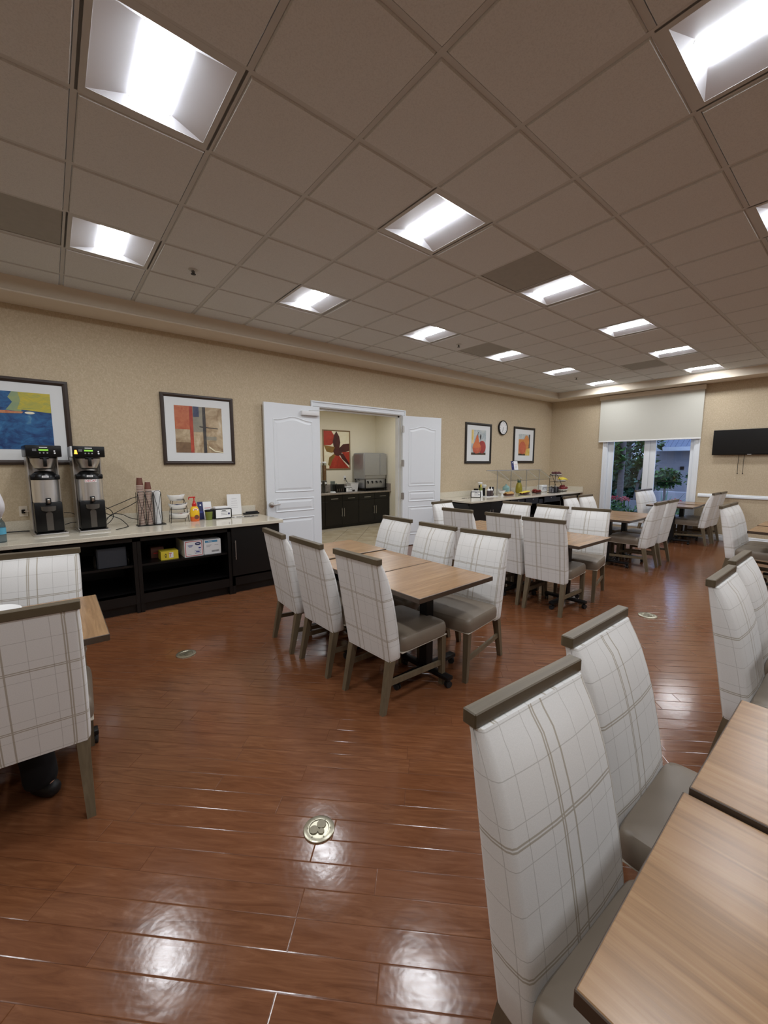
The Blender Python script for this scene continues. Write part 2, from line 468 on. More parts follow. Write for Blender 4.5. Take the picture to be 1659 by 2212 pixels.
# ceiling: tiles hung in a grid, holes for lamps
T0, GX, GY = .6096, .22387, 1.97452-2*.6096
LIGHTS = [(i, j) for i in (0, 3, 6, 9, 12, 15) for j in (2, 5)]+[(i, -1) for i in (0, 3, 6, 9, 12, 15)]+[(-3, j) for j in (-1, 2, 5)]+[(i, -4) for i in (0, 3, 6, 9, 12)]
VENTS = [(5, 2), (8, 5), (13, 3), (-1, 5)]
CX1, CY1 = 10.06, 5.355
mb = MB(); tw = .016
for i in range(-6, 17):
    for j in range(-9, 8):
        x0, x1 = GX+i*T0, GX+(i+1)*T0; y0, y1 = GY+j*T0, GY+(j+1)*T0
        x0 = max(x0, XB); y0 = max(y0, YR); X1 = min(x1, CX1); Y1 = min(y1, CY1)
        if x0 >= X1-.02 or y0 >= Y1-.02: continue
        if (i, j) in LIGHTS: continue
        mb.mt('vent' if (i, j) in VENTS else 'ceiling_tile')
        a, b, c, d = x0+tw, X1-(tw if X1 == x1 else 0), y0+tw, Y1-(tw if Y1 == y1 else 0)
        z0 = ZC-.007; z1 = ZC
        if (i, j) in VENTS: z0 = ZC+.004; z1 = ZC+.006
        q = .006
        mb.add([(a+q, c+q, z0), (b-q, c+q, z0), (b-q, d-q, z0), (a+q, d-q, z0), (a, c, z1+.004), (b, c, z1+.004), (b, d, z1+.004), (a, d, z1+.004)],
               [(0, 3, 2, 1), (0, 1, 5, 4), (1, 2, 6, 5), (2, 3, 7, 6), (3, 0, 4, 7)])
mb.mt('ceiling_grid')
for i in range(-6, 18):
    x = GX+i*T0
    if XB < x < CX1: 
        mb.box(x-tw+.002, x+tw-.002, YR, CY1, ZC, ZC+.02)
for j in range(-9, 9):
    y = GY+j*T0
    if YR < y < CY1: mb.box(XB, CX1, y-tw+.002, y+tw-.002, ZC+.0005, ZC+.02)
mb.mt('ceiling_tile').box(XB-.1, XW+.1, YR-.1, YW+.1, ZC+.16, ZC+.2)
struct(mb.build('ceiling'), 'suspended beige ceiling tiles in a grid')

# soffit with a hollow cove along the left, far and right walls
mb = MB().mt('soffit')
def cove(d):  # profile: distance from wall -> list of (d, z)
    lip = d
    return [(0, ZS), (lip, ZS), (lip+.012, ZS+.006), (lip+.012, ZS+.018), (lip-.002, ZS+.03), (lip-.014, ZS+.055), (lip-.020, ZS+.09), (lip-.016, ZS+.125), (lip-.004, ZS+.155), (lip-.004, ZC+.01), (0, ZC+.01)]
def sweep(profs):
    n = len(profs[0]); vs = [v for p in profs for v in p]; fs = []
    for i in range(len(profs)-1):
        for k in range(n): fs.append((i*n+k, i*n+(k+1) % n, (i+1)*n+(k+1) % n, (i+1)*n+k))
    mb.add(vs, fs, True)
pl = cove(.375); pf = cove(.42)
sweep([[(XB, YW-d, z) for d, z in pl], [(XW-pf[k][0], YW-pl[k][0], pl[k][1]) for k in range(len(pl))], [(XW-d, YR, z) for d, z in pf]])
o = mb.build('trim_1'); fix_normals(o); struct(o, 'beige soffit with a hollow cove around the ceiling edge')

# baseboards and chair rail
def mould(name, y0, y1, z0, z1, d):
    mb = MB().mt('white_paint')
    n = [(0, z0), (d*.7, z0), (d, z0+(z1-z0)*.15), (d, z0+(z1-z0)*.55), (d*.55, z0+(z1-z0)*.7), (d*.6, z0+(z1-z0)*.85), (d*.2, z1), (0, z1)]
    mb.prism([(XW-a, b) for a, b in n], y0, y1, 'XZ')
    return mb.build(name)
struct(mould('baseboard_far', YR, WY0-.1, 0, .125, .018)); struct(mould('trim_2', YR, WY0-.12, .872, .945, .028), 'white chair rail on the far wall')
mb = MB().mt('white_paint').box(5.2, 6.0, YW-.016, YW, 0, .12, .004); mb.box(2.26, 3.2, YW-.016, YW, 0, .12, .004); struct(mb.build('baseboard_left'))
mb = MB().mt('white_paint').box(XB, XW, YR, YR+.016, 0, .12, .004); struct(mb.build('baseboard_right'))
mb = MB().mt('white_paint').box(6.93, 6.95, YW+.15, 8.2, 0, .12, .004); struct(mb.build('baseboard_pantry'))

# ------------------------------------------------------------------ troffer lamps
def make_lamp():
    t = thing('ceiling_light', 'x', 'ceiling light')
    a, H = .2635, T0/2-.001
    mb = MB().mt('ceiling_grid')
    mb.box(-H, H, -H, H, .105, .12)
    for q in ((-H, -a, -H, H), (a, H, -H, H), (-a, a, -H, -a), (-a, a, a, H)): mb.box(q[0], q[1], q[2], q[3], 0, .012)
    mb.box(-H, H, -H, H, .105, .11)
    mb.build('frame', t)
    w, zt, e = .092, .030, .215
    mb = MB().mt('lamp_white')
    for s in (-1, 1):
        n = 6; vs = []; fs = []
        for k in range(n+1):
            f = k/n; x = s*(a+(w-a)*f); z = .001+(zt-.001)*f; y = a+(e-a)*f
            vs += [(x, -y, z), (x, y, z)]
        for k in range(n): fs.append((2*k, 2*k+1, 2*k+3, 2*k+2))
        mb.add(vs, fs, True)
        vs = []; fs = []
        for k in range(n+1):
            f = k/n; x = (a+(w-a)*f); z = .001+(zt-.001)*f; y = s*(a+(e-a)*f)
            vs += [(-x, y, z), (x, y, z)]
        for k in range(n): fs.append((2*k, 2*k+1, 2*k+3, 2*k+2))
        mb.add(vs, fs, True)
    mb.box(-w, w, -e, e, zt+.004, zt+.01)
    mb.build('reflector', t)
    mb = MB().mt('diffuser'); n = 14
    arc = [(-w*math.cos(PI*k/n), zt-.008*math.sin(PI*k/n)-.001) for k in range(n+1)]
    bul = [.026*math.sin(PI*k/n) for k in range(n+1)]
    vs = [(p[0], -e-q, p[1]) for p, q in zip(arc, bul)]+[(p[0], e+q, p[1]) for p, q in zip(arc, bul)]
    mb.add(vs, [(k, k+1, n+2+k, n+1+k) for k in range(n)], True)
    mb.build('diffuser', t)
    for s in (-1, 1):
        mb = MB().mt('lamp_line').tube([(p[0], s*(e+.001+q), p[1]-.0005) for p, q in zip(arc, bul)], .0020, 5)
        mb.build('end_cap', t)
    return t
lamp0 = make_lamp()
LL = {(0, 2): 'largest square ceiling light, at the top left of the picture', (0, 5): 'square ceiling light near the left edge, above the blue picture',
      (3, 2): 'large square ceiling light in the middle of the picture', (3, 5): 'square ceiling light above the left leaf of the double doors',
      (6, 2): 'square ceiling light right beside the large grey air panel', (6, 5): 'square ceiling light in front of the second ceiling sprinkler, above the right door leaf',
      (9, 2): 'narrow-looking ceiling light fourth along the middle row', (9, 5): 'small ceiling light beside the second grey air panel, above the fruit pictures',
      (12, 2): 'small ceiling light second from the far wall in the middle row, above the window', (12, 5): 'small ceiling light second from the far wall in the row by the door wall',
      (15, 2): 'last ceiling light of the middle row, close to the far wall above the shade', (15, 5): 'smallest ceiling light, in the far corner by the door wall',
      (3, -1): 'huge ceiling light cut by the top right corner of the picture', (6, -1): 'ceiling light cut by the right edge of the picture'}
first = True
for (i, j) in LIGHTS:
    loc = (GX+(i+.5)*T0, GY+(j+.5)*T0, ZC)
    lab = LL.get((i, j), 'square ceiling light outside the picture, beside or behind the camera')
    if first: lamp0.location = loc; lamp0['label'] = lab; lamp0['group'] = 'square ceiling lights'; first = False
    else: dup(lamp0, loc, 0, lab, 'square ceiling lights')
dup(lamp0, (4.5, 7.3, 2.93), 0, 'left square ceiling light added to brighten the pantry, unseen above the doorway', 'square ceiling lights')  # added fixtures, out of view, that brighten the pantry
dup(lamp0, (6.0, 7.3, 2.93), 0, 'right square ceiling light added to brighten the pantry, unseen above the doorway', 'square ceiling lights')  # second added fixture, for a brighter pantry wall

def sprinkler(x, y, lab):
    mb = MB().mt('ceiling_grid').lathe([(.04, 0), (.04, -.004), (.03, -.008)], 20); mb.mt('steel_dark').cyl(.008, -.03, -.005, 10)
    mb.mt('black_steel').lathe([(.0, -.042), (.022, -.04), (.022, -.037), (0, -.036)], 14)
    for s in (-1, 1): mb.bar((s*.012, 0, -.01), (s*.01, 0, -.037), .004)
    tag(mb.build('sprinkler', loc=(x, y, ZC-.007)), lab, 'sprinkler', 'ceiling sprinklers')
sprinkler(1.148, 4.142, 'dark ceiling sprinkler nearest the camera, left above the abstract picture')
sprinkler(4.84, 4.146, 'small ceiling sprinkler between two lights above the doors')
sprinkler(8.551, 4.157, 'smallest ceiling sprinkler near the far corner')

# ------------------------------------------------------------------ double doors
mb = MB().mt('jamb_white')
for x0, x1 in ((DX0-.02, DX0+.0), (DX1, DX1+.02)): mb.box(x0, x1, YW-.005, YW+.155, 0, DZ+.02)
mb.box(DX0-.02, DX1+.02, YW-.005, YW+.155, DZ, DZ+.02)
for x0, x1 in ((DX0, DX0+.03), (DX1-.03, DX1)): mb.box(x0, x1, YW+.05, YW+.1, 0, DZ)
mb.box(DX0, DX1, YW+.05, YW+.1, DZ-.03, DZ)
mb.mt('white_paint')
for x0, x1, b0, b1, c0, c1 in ((DX0-.1, DX0-.008, DX0-.1, DX0-.076, DX0-.03, DX0-.012), (DX1+.008, DX1+.1, DX1+.076, DX1+.1, DX1+.012, DX1+.03)):
    mb.box(x0, x1, YW-.014, YW, 0, DZ+.008); mb.box(b0, b1, YW-.028, YW-.012, 0, DZ+.078, .005); mb.box(c0, c1, YW-.021, YW-.012, 0, DZ+.012, .004)
mb.box(DX0-.1, DX1+.1, YW-.014, YW, DZ+.008, DZ+.1); mb.box(DX0-.1, DX1+.1, YW-.028, YW-.012, DZ+.076, DZ+.1, .005); mb.box(DX0-.1, DX1+.1, YW-.021, YW-.012, DZ+.012, DZ+.034, .004)
struct(mb.build('trim_3'), 'white moulded casing and jamb around the double doorway')

def arch_poly(x0, x1, z0, z1, rise, n=22):
    """panel outline with an eyebrow top"""
    p = [(x0, z0), (x1, z0)]
    for k in range(n+1):
        f = k/n; x = x1+(x0-x1)*f
        s = .5-.5*math.cos(2*PI*min(1, max(0, (f-.08)/.84)))
        p.append((x, z1+rise*s))
    return p
def inset(poly, d):
    n = len(poly); out = []
    for i in range(n):
        a, b, c = Vector(poly[i-1]), Vector(poly[i]), Vector(poly[(i+1) % n])
        e1 = (b-a).normalized(); e2 = (c-b).normalized()
        n1 = Vector((-e1.y, e1.x)); n2 = Vector((-e2.y, e2.x)); m = (n1+n2)
        if m.length < 1e-6: m = n1
        m.normalize(); k = d/max(.3, m.dot(n1)); out.append(tuple(b+m*k))
    return out
def door_leaf(name, label, hx, hy, ang, W=.9, handle=True, mirror=1):
    """leaf runs from its hinge along +x local; the seen face is local -y"""
    root = thing(name, label, 'door', (hx, hy, .012), ang); root['kind'] = 'structure'
    mb = MB().mt('white_paint'); mb.box(0, W, -.022, .022, 0, 2.425, .002, 1)
    for side in (-1, 1):
        for (x0, x1, z0, z1, rise) in ((.13, W-.13, 1.13, 2.20, .05), (.13, W-.13, .835, 1.035, 0), (.13, W-.13, .20, .74, 0)):
            poly = arch_poly(x0, x1, z0, z1, rise) if rise else [(x0, z0), (x1, z0), (x1, z1), (x0, z1)]
            rings = [(inset(poly, -.002), .0215), (inset(poly, .004), .029), (inset(poly, .012), .029), (inset(poly, .022), .0222), (inset(poly, .036), .0222), (inset(poly, .060), .0285)]
            n = len(poly); vs = []; fs = []
            for r, y in rings: vs += [(u, side*y, v) for u, v in r]
            for k in range(len(rings)-1):
                for i in range(n):
                    q = (k*n+i, k*n+(i+1) % n, (k+1)*n+(i+1) % n, (k+1)*n+i); fs.append(q if side < 0 else q[::-1])
            last = tuple((len(rings)-1)*n+i for i in range(n)); fs.append(last if side < 0 else last[::-1])
            mb.add(vs, fs)
    mb.build('door_panel', root)
    return root
# real recesses are shallow, so panels are modelled proud of the slab
L = door_leaf('door_1', 'left leaf of the white double doors, with a lever handle and a closer', DX0+.005, YW-.075, PI, .905)
L.rotation_euler = (0, 0, PI)
R = door_leaf('door_2', 'right leaf of the white double doors, folded back beside the buffet counter', DX1-.005, YW-.045, rad(-9.5), .885)
# seen face of the left leaf is local +y (rotated by 180 degrees)
mb = MB().mt('brushed')
mb.at(.838, .022, .955)
mb.lathe([(.044, 0), (.044, .008), (.038, .018), (.018, .022), (.015, .045), (.02, .05), (0, .054)], 24, 'Y')
mb.tube([(0, .045, 0), (-.03, .05, 0), (-.07, .048, .002), (-.115, .044, .003)], [.014, .012, .010, .009], 10)
mb.mt('brushed').at().box(.9045, .9075, -.012, .012, .9, 1.01)
mb.build('door_handle', L, label='brushed steel lever handle')
mb = MB().mt('white_plastic'); mb.box(.03, .33, .022, .075, 2.28, 2.345, .006)
mb.build('door_closer', L, label='silver-white closer body')
mb = MB().mt('brushed'); mb.bar((.20, .05, 2.352), (-.06, .085, 2.375), .02, .006); mb.bar((-.06, .085, 2.375), (-.16, -.03, 2.40), .016, .005); mb.cyl(.012, 2.34, 2.36, 12)
mb.build('closer_arm', L)
for k, z in enumerate((.95, 1.56, 2.18)):
    mb = MB().mt('brushed'); mb.box(-.034, .03, -.028, -.021, z-.06, z+.06); mb.tube([(-.002, -.032, z-.065), (-.002, -.032, z+.065)], .009, 8)
    mb.build('hinge', R, label='steel butt hinge')
# ------------------------------------------------------------------ window, shade, what lies outside
root = thing('window_1', 'tall white-framed double window under the roller shade', 'window', (XW, 0, 0)); root['kind'] = 'structure'
mb = MB().mt('white_paint')
def vbar(y0, y1, d0, d1, z0=WZ0, z1=WZ1): mb.box(d0, d1, y0, y1, z0, z1, .004)
vbar(WY0-.085, WY0-.005, -.022, 0, 0, WZ1+.1); vbar(WY0-.085, WY0-.06, -.034, -.018, 0, WZ1+.1); vbar(WY1+.005, WY1+.085, -.022, 0, 0, WZ1+.1); vbar(WY1+.06, WY1+.085, -.034, -.018, 0, WZ1+.1)
mb.box(-.022, 0, WY0-.085, WY1+.085, WZ1, WZ1+.1, .004)
vbar(WY0-.006, WY0+.02, -.01, .14); vbar(WY1-.02, WY1+.006, -.01, .14)
mb.box(-.01, .14, WY0, WY1, WZ0-.0, WZ0+.03)
mb.build('window_frame', root)
for k, (a, b) in enumerate(((WY0+.02, 3.345), (3.345, WY1-.02))):
    mb = MB().mt('white_paint')
    sa, sb = (.075, .118) if k == 0 else (.118, .118)
    mb.box(.05, .095, a+.002, a+sa, WZ0+.03, WZ1, .004); mb.box(.05, .095, b-sb, b-.002, WZ0+.03, WZ1, .004)
    mb.box(.05, .095, a+sa, b-sb, WZ0+.03, WZ0+.27, .004); mb.box(.05, .095, a+sa, b-sb, WZ1-.12, WZ1, .004)
    sash = mb.build('sash', root)
    mb = MB().mt('glass'); mb.box(.07, .075, a+sa, b-sb, WZ0+.27, WZ1-.12); mb.build('pane', sash)
rs = thing('roller_shade', 'white roller shade pulled down over the upper half of the tall window', 'shade', (XW, 0, 0))
mb = MB().mt('roller_shade'); mb.box(-.075, -.073, 2.40, 4.42, 2.09, 3.07); mb.build('shade_cloth', rs)
mb = MB().mt('white_plastic'); mb.box(-.083, -.065, 2.40, 4.42, 2.068, 2.098, .004); mb.build('hem_bar', rs)
mb = MB().mt('soffit'); mb.box(-.10, 0, 2.385, 4.44, 3.062, ZS-.012, .003); mb.build('cassette', rs)

# outdoors
mb = MB().mt('soil'); mb.box(XW+.16, 60, -30, 40, -.2, -.12); struct(mb.build('ground'), 'planted ground outside the window')
mb = MB().mt('pavement'); mb.box(15.4, 17.6, -10, 14, -.12, .28); struct(mb.build('pavement'), 'pale walkway beyond the garden bed')
mb = MB().mt('stucco').box(16.0, 16.2, 2.2, 4.9, -.12, .62, .02); tag(mb.build('garden_wall'), 'low pale garden wall behind the palm-like plant', 'wall')
b = thing('building', 'pale stucco building with a white eave and grey-blue roof beyond the garden', 'building', (18.6, 0, 0))
mb = MB().mt('stucco'); mb.box(0, .4, -6, 5.7, -.1, 2.6); mb.box(-.6, .4, 6.6, 12, -.1, 5); mb.build('wall', b)
mb = MB().mt('roof_tile'); mb.add([(-.55, -6, 2.12), (-.55, 5.65, 2.12), (2.2, 5.65, 3.9), (2.2, -6, 3.9), (-.55, -6, 2.04), (-.55, 5.65, 2.04), (2.2, 5.65, 3.8), (2.2, -6, 3.8)], [(0, 1, 2, 3), (7, 6, 5, 4), (0, 4, 5, 1), (1, 5, 6, 2)])
for k in range(70): mb.bar((-.55, -6+k*.166, 2.135), (2.2, -6+k*.166, 3.915), .03)
mb.build('roof', b)
mb = MB().mt('eave_white'); mb.box(-.6, -.5, -6, 5.66, 2.02, 2.17); mb.box(-.78, -.6, 6.35, 6.62, 0, 5); mb.box(-4.6, -4.48, 3.30, 3.42, .2, 5); mb.build('fascia', b)
mb = MB().mt('black_steel'); mb.box(-.06, 0, 4.72, 4.84, 1.32, 1.44, .01); mb.build('wall_lamp', b)
def leaves(mb, x, y, z, rx, ry, rz, n, s, mats=('leaf_dark', 'leaf_green'), rnd=random.Random(3)):
    for k in range(n):
        while True:
            p = Vector((rnd.uniform(-1, 1), rnd.uniform(-1, 1), rnd.uniform(-1, 1)))
            if .35 < p.length < 1: break
        c = Vector((x+p.x*rx, y+p.y*ry, z+p.z*rz)); d = Vector((rnd.uniform(-1, 1), rnd.uniform(-1, 1), rnd.uniform(-.6, .8))).normalized()
        w = d.cross(Vector((rnd.uniform(-1, 1), rnd.uniform(-1, 1), 1))).normalized(); l = s*rnd.uniform(.7, 1.3)
        mb.mt(rnd.choice(mats)).add([c, c+d*l*.5+w*l*.28, c+d*l, c+d*l*.5-w*l*.28], [(0, 1, 2, 3)])
def shrub(name, lab, x, y, z, rx, ry, rz, n, s, mats=('leaf_dark', 'leaf_green'), z0=-.12, grp='shrubs outside the window', trunk=.05):
    t = thing(name, lab, 'shrub', (x, y, z0), 0, grp)
    mb = MB().mt('bark'); mb.tube([(0, 0, 0), (.02, 0, (z-z0)*.5), (0, .02, z-z0)], [trunk, trunk*.8, trunk*.5], 7); mb.build('stem', t)
    mb = MB(); leaves(mb, 0, 0, z-z0, rx, ry, rz, n, s, mats, random.Random(hash(name+lab) % 1 + int(x*100+y*10)))
    mb.mt('leaf_dark').ball(0, 0, z-z0, .72, rx, ry, rz, 14, 9); mb.build('foliage', t)
shrub('shrub', 'round clipped shrub in front of the pale wall, seen in the right window pane', 15.2, 4.33, 1.08, .3, .42, .3, 620, .13)
shrub('shrub', 'clipped shrub cut by the right side of the window frame', 15.2, 3.35, 1.08, .3, .42, .33, 560, .13)
shrub('hedge_plant', 'low dark hedge plant under the red flowers, left window pane', 11.6, 4.62, .25, .4, .7, .36, 1100, .09)
shrub('hedge_plant', 'low hedge plant behind the plaid chair at the window', 11.75, 3.5, .22, .35, .62, .32, 800, .09)
shrub('hedge_plant', 'dark low plant near the right edge of the window', 11.6, 2.75, .3, .3, .35, .33, 500, .09)
def tree(lab, x, y, h, r, crown, lean=0, n=900, mats=('leaf_dark', 'leaf_green'), cz=None):
    t = thing('garden_tree', lab, 'tree', (x, y, -.15), 0, 'trees outside the window')
    mb = MB().mt('bark'); mb.tube([(0, 0, 0), (0, lean*.3, h*.35), (.02, lean*.75, h*.7), (0, lean, h)], [r, r*.85, r*.8, r*.6], 10); mb.build('trunk', t)
    mb = MB(); R_ = random.Random(int(x*7+y*13))
    for (cx, cy, c_z, a, bb, c) in crown: leaves(mb, cx, cy, c_z, a, bb, c, n//len(crown), .2, mats, R_)
    mb.build('foliage', t)
tree('grey garden tree trunk with hanging leaves in the left window pane', 13, 4.83, 3.4, .1, [(-.2, .35, 1.9, .3, .45, .55), (0, .2, 3.0, .6, .8, .7), (-.1, .7, 1.3, .3, .3, .5)], 0, 1300)
tree('thin leaning tree behind the grey trunk', 15.7, 5.4, 3.4, .06, [(0, .8, 1.6, .5, .7, .7), (.2, .5, .9, .4, .9, .5), (0, -.4, 3.1, .6, .8, .5)], -.45, 1500, ('leaf_dark', 'leaf_dark', 'palm'))
tree('dark bushy tree filling the left window pane from behind', 17, 6.1, 3.2, .1, [(0, 0, 2.2, .6, .9, 1.2), (0, -.2, 1.0, .5, 1.0, .8), (0, .9, 1.5, .6, .8, 1.3)], 0, 3200, ('leaf_dark',))
tree('small broad-leaved tree with drooping branches at the right pane', 14, 4.45, 2.5, .04, [(0, .05, 2.35, .3, .35, .25), (0, .1, 1.75, .2, .3, .12)], .1, 260)
t = thing('palm_plant', 'spiky palm-like plant low in the right window pane', 'plant', (12.7, 3.62, -.12), 0)
mb = MB().mt('palm'); R_ = random.Random(5)
for k in range(46):
    a = 2*PI*k/46*3.1; el = R_.uniform(.25, 1.25); l = R_.uniform(.85, 1.2)
    d = Vector((math.cos(a)*math.cos(el), math.sin(a)*math.cos(el), math.sin(el))); w = d.cross(Vector((0, 0, 1))).normalized()*.018
    p0 = Vector((0, 0, .1)); p1 = p0+d*l*.55; p2 = p0+d*l+Vector((0, 0, -.1*l))
    mb.add([p0-w, p0+w, p1+w, p1-w, p2], [(0, 1, 2, 3), (3, 2, 4)])
mb.build('fronds', t)
mb = MB().mt('bark').cyl(.05, 0, .14, 10); mb.build('stem', t)
rf = random.Random(11)
for k, (lab, m_, ys) in enumerate((('red flowers above the low hedge in the left window pane', 'flower_red', (4.35, 4.6)), ('pink flowers above the low hedge, beside the red ones', 'flower_pink', (4.1, 4.3)), ('pale blue-white flowers at the left edge of the window', 'flower_white', (4.72, 4.95)), ('small red flowers below the palm-like plant', 'flower_red', (3.0, 3.25)))):
    mb = MB().mt(m_)
    for q in range(36):
        mb.ball(11.75+rf.uniform(-.15, .15), rf.uniform(*ys), .62+rf.uniform(-.04, .06), rf.uniform(.012, .028), seg=6, rings=4)
    mb.mt('leaf_green')
    for q in range(6):
        y = rf.uniform(*ys); mb.tube([(11.75, y, -.12), (11.75, y, .6)], .008, 5)
    tag(mb.build('flowers'), lab, 'flowers', 'flowers outside the window', 'stuff')

# ------------------------------------------------------------------ floor discs
def floor_disc(x, y, r, lab, q):
    mb = MB().mt('brass')
    mb.lathe([(r*1.02, .0005), (r, .006), (r*.9, .0085), (r*.66, .0085), (r*.62, .005), (0, .005)], 44)
    mb.mt('brass_dark').at(0, 0, 0, q)
    for a, b, c in ((-.32, .1, .3), (.28, .16, .3), (0, -.28, .2)): mb.at(a*r, b*r, 0, q).cyl(c*r, .004, .0095, 20)
    for k in range(6):
        a = k*PI/3+.4; mb.at(math.cos(a)*r*.74, math.sin(a)*r*.74, 0).cyl(r*.06, .008, .0095, 8)
    tag(mb.build('floor_outlet_cover', loc=(x, y, 0)), lab, 'floor outlet cover', 'round metal covers in the floor')
floor_disc(.78, 1.395, .066, 'shiny round metal cover in the floor, nearest the camera', .3)
floor_disc(.756, 3.512, .075, 'dull brass round cover in the floor near the dark coffee counter', 1)
floor_disc(4.676, 1.391, .085, 'round metal cover in the floor of the right-hand aisle', 2)
# ------------------------------------------------------------------ chairs
def make_chair():
    """faces local +x; origin on the floor under the seat"""
    t = thing('dining_chair', 'x', 'chair')
    # backrest: upholstered loft
    secs = []
    Z = [.335, .345, .42, .52, .62, .72, .80, .87, .92, .955, .974]
    def rear(z): return -.240-(z-.335)*(.105/.631)
    TH = [.098, .104, .108, .110, .108, .103, .094, .081, .066, .053, .044]
    HW = [.212, .218, .220, .221, .222, .222, .222, .222, .221, .220, .218]
    n = 32
    for k, z in enumerate(Z):
        xr = rear(z); th = TH[k]; hw = HW[k]; r = .012 if k in (0, len(Z)-1) else .02
        pts = []
        # perimeter starting at the middle of the rear, going to +y
        pts += [(xr, y) for y in (0, hw*.35, hw*.7, hw-r)]
        for a in (30, 60): pts.append((xr+r-r*math.cos(rad(a)), hw-r+r*math.sin(rad(a))))
        pts += [(xr+r, hw), (xr+th*.5, hw+.002), (xr+th-r*1.6, hw)]
        for a in (30, 60): pts.append((xr+th-r*1.6+r*1.6*math.sin(rad(a)), hw-r+r*math.cos(rad(a))))
        bul = .010 if 0 < k < len(Z)-2 else 0
        pts += [(xr+th, hw-r), (xr+th+bul*.6, hw*.6), (xr+th+bul, hw*.3), (xr+th+bul, 0)]
        full = pts+[(x, -y) for x, y in pts[-2:0:-1]]
        secs.append([(x, y, z) for x, y in full])
    m = len(secs[0]); vs = [v for s_ in secs for v in s_]; fs = []; uvs = []
    ref = secs[5]; U = [0]
    for i in range(1, m+1): U.append(U[-1]+math.hypot(ref[i-1][0]-ref[i % m][0], ref[i-1][1]-ref[i % m][1]))
    for k in range(len(secs)-1):
        for i in range(m):
            j = (i+1) % m; ui, uj = U[i], U[i+1]
            if i >= 17: ui -= U[m]; uj -= U[m]
            fs.append((k*m+j, k*m+i, (k+1)*m+i, (k+1)*m+j))
            uvs.append([(uj, Z[k]), (ui, Z[k]), (ui, Z[k+1]), (uj, Z[k+1])])
    fs.append(tuple(range(m))); uvs.append([(v[1], .3) for v in secs[0]])
    fs.append(tuple((len(secs)-1)*m+i for i in range(m))[::-1]); uvs.append([(v[1], .97) for v in secs[-1]][::-1])
    mb = MB().mt('plaid').add(vs, fs, True, uvs); o = mb.build('backrest', t)
    b_ = bmesh.new(); b_.from_mesh(o.data); bmesh.ops.recalc_face_normals(b_, faces=b_.faces[:]); b_.to_mesh(o.data); b_.free()
    mb = MB().mt('rail_wood').box(-.352, -.312, -.226, .226, .974, 1.011, .003, 1); mb.build('top_rail', t, label='grey-brown wooden rail capping the backrest')
    # seat
    b_ = bmesh.new(); bmesh.ops.create_grid(b_, x_segments=10, y_segments=10, size=1)
    tv = {}
    vs = []; fs = []
    N = 12; x0, x1, hy, z0, z1 = -.150, .300, .238, .378, .470
    def sp(u, v, lvl):
        """superellipse plan, u v in -1..1"""
        return (x0+x1)/2+(x1-x0)/2*u, hy*v
    rings = [(.985, z0), (1.0, z0+.012), (1.004, z0+.05), (1.0, z1-.03), (.985, z1-.012), (.955, z1-.001), (.86, z1+.006), (.6, z1+.014), (.3, z1+.018)]
    P = 40
    def per(k):
        a = 2*PI*(k+.5)/P; c, s_ = math.cos(a), math.sin(a); e = .16
        return math.copysign(abs(c)**e, c), math.copysign(abs(s_)**e, s_)
    for sc, z in rings:
        for k in range(P):
            u, v = per(k); w = sc
            vs.append(((x0+x1)/2+(x1-x0)/2*u*w, hy*v*w, z))
    for r in range(len(rings)-1):
        for k in range(P): fs.append((r*P+k, r*P+(k+1) % P, (r+1)*P+(k+1) % P, (r+1)*P+k))
    fs.append(tuple(range(P))[::-1]); vs.append(((x0+x1)/2, 0, z1+.019)); c = len(vs)-1
    for k in range(P): fs.append(((len(rings)-1)*P+k, (len(rings)-1)*P+(k+1) % P, c))
    b_.free()
    MB().mt('leather').add(vs, fs, True).build('seat', t)
    mb = MB().mt('seat_piping').box(-.15, .296, -.234, .234, .368, .378, .004, 1); mb.build('seat_rail', t, label='pale welt under the seat')
    for s_ in (-1, 1):
        MB().mt('chair_wood').frustum((-.283, s_*.196, 0), (.0165, .0165), (-.205, s_*.188, .37), (.026, .025)).build('leg', t, label='raked rear leg')
        MB().mt('chair_wood').frustum((.278, s_*.206, 0), (.016, .016), (.268, s_*.208, .37), (.022, .022)).build('leg', t, label='straight front leg')
        MB().mt('chair_wood').bar((-.245, s_*.195, .19), (.27, s_*.207, .165), .018, .034).build('stretcher', t)
    return t
chair0 = make_chair()
AA = 'chairs around the nearest table row in the middle'; BB = 'chairs around the second table row'; CCg = 'chairs at the table pair by the buffet'; DD = 'chairs at the tables under the window'; EE = 'chairs at the right edge tables'; GG = 'chairs at the bottom right tables'; HH = 'chairs at the left edge table'
chairs = []   # (mid x, mid y, facing deg, offset, label, group)
def R_(x, y, a, lab, g): chairs.append((x, y, a, .352, lab, g))
def F_(x, y, a, lab, g): chairs.append((x, y, a, .315, lab, g))
R_(1.422, 2.035, 2.9, 'nearest plaid chair of the middle table, its whole back and grey seat in view', AA)
R_(1.398, 2.643, .6, 'plaid chair seen from behind, between two others on the near side of the middle table', AA)
R_(1.383, 3.168, -4, 'plaid chair seen from behind, closest to the dark coffee counter', AA)
F_(2.758, 2.052, 188.5, 'plaid chair facing us across the middle table, nearest, with its seat showing', AA)
F_(2.724, 2.56, 180.7, 'middle one of three plaid chairs facing us behind the middle table', AA)
F_(2.754, 3.161, 178.5, 'plaid chair facing us behind the middle table, in front of the open doorway', AA)
R_(3.844, 2.138, 5.3, 'plaid chair in the second row seen from behind with its seat and legs showing', BB)
R_(3.857, 2.637, .8, 'plaid chair seen from behind, middle one on the near side of the second table row', BB)
R_(3.849, 3.283, 5.3, 'plaid chair seen from behind, leftmost on the near side of the second table row', BB)
F_(5.202, 2.257, 191.4, 'plaid chair facing us behind the free corner of the second table row', BB)
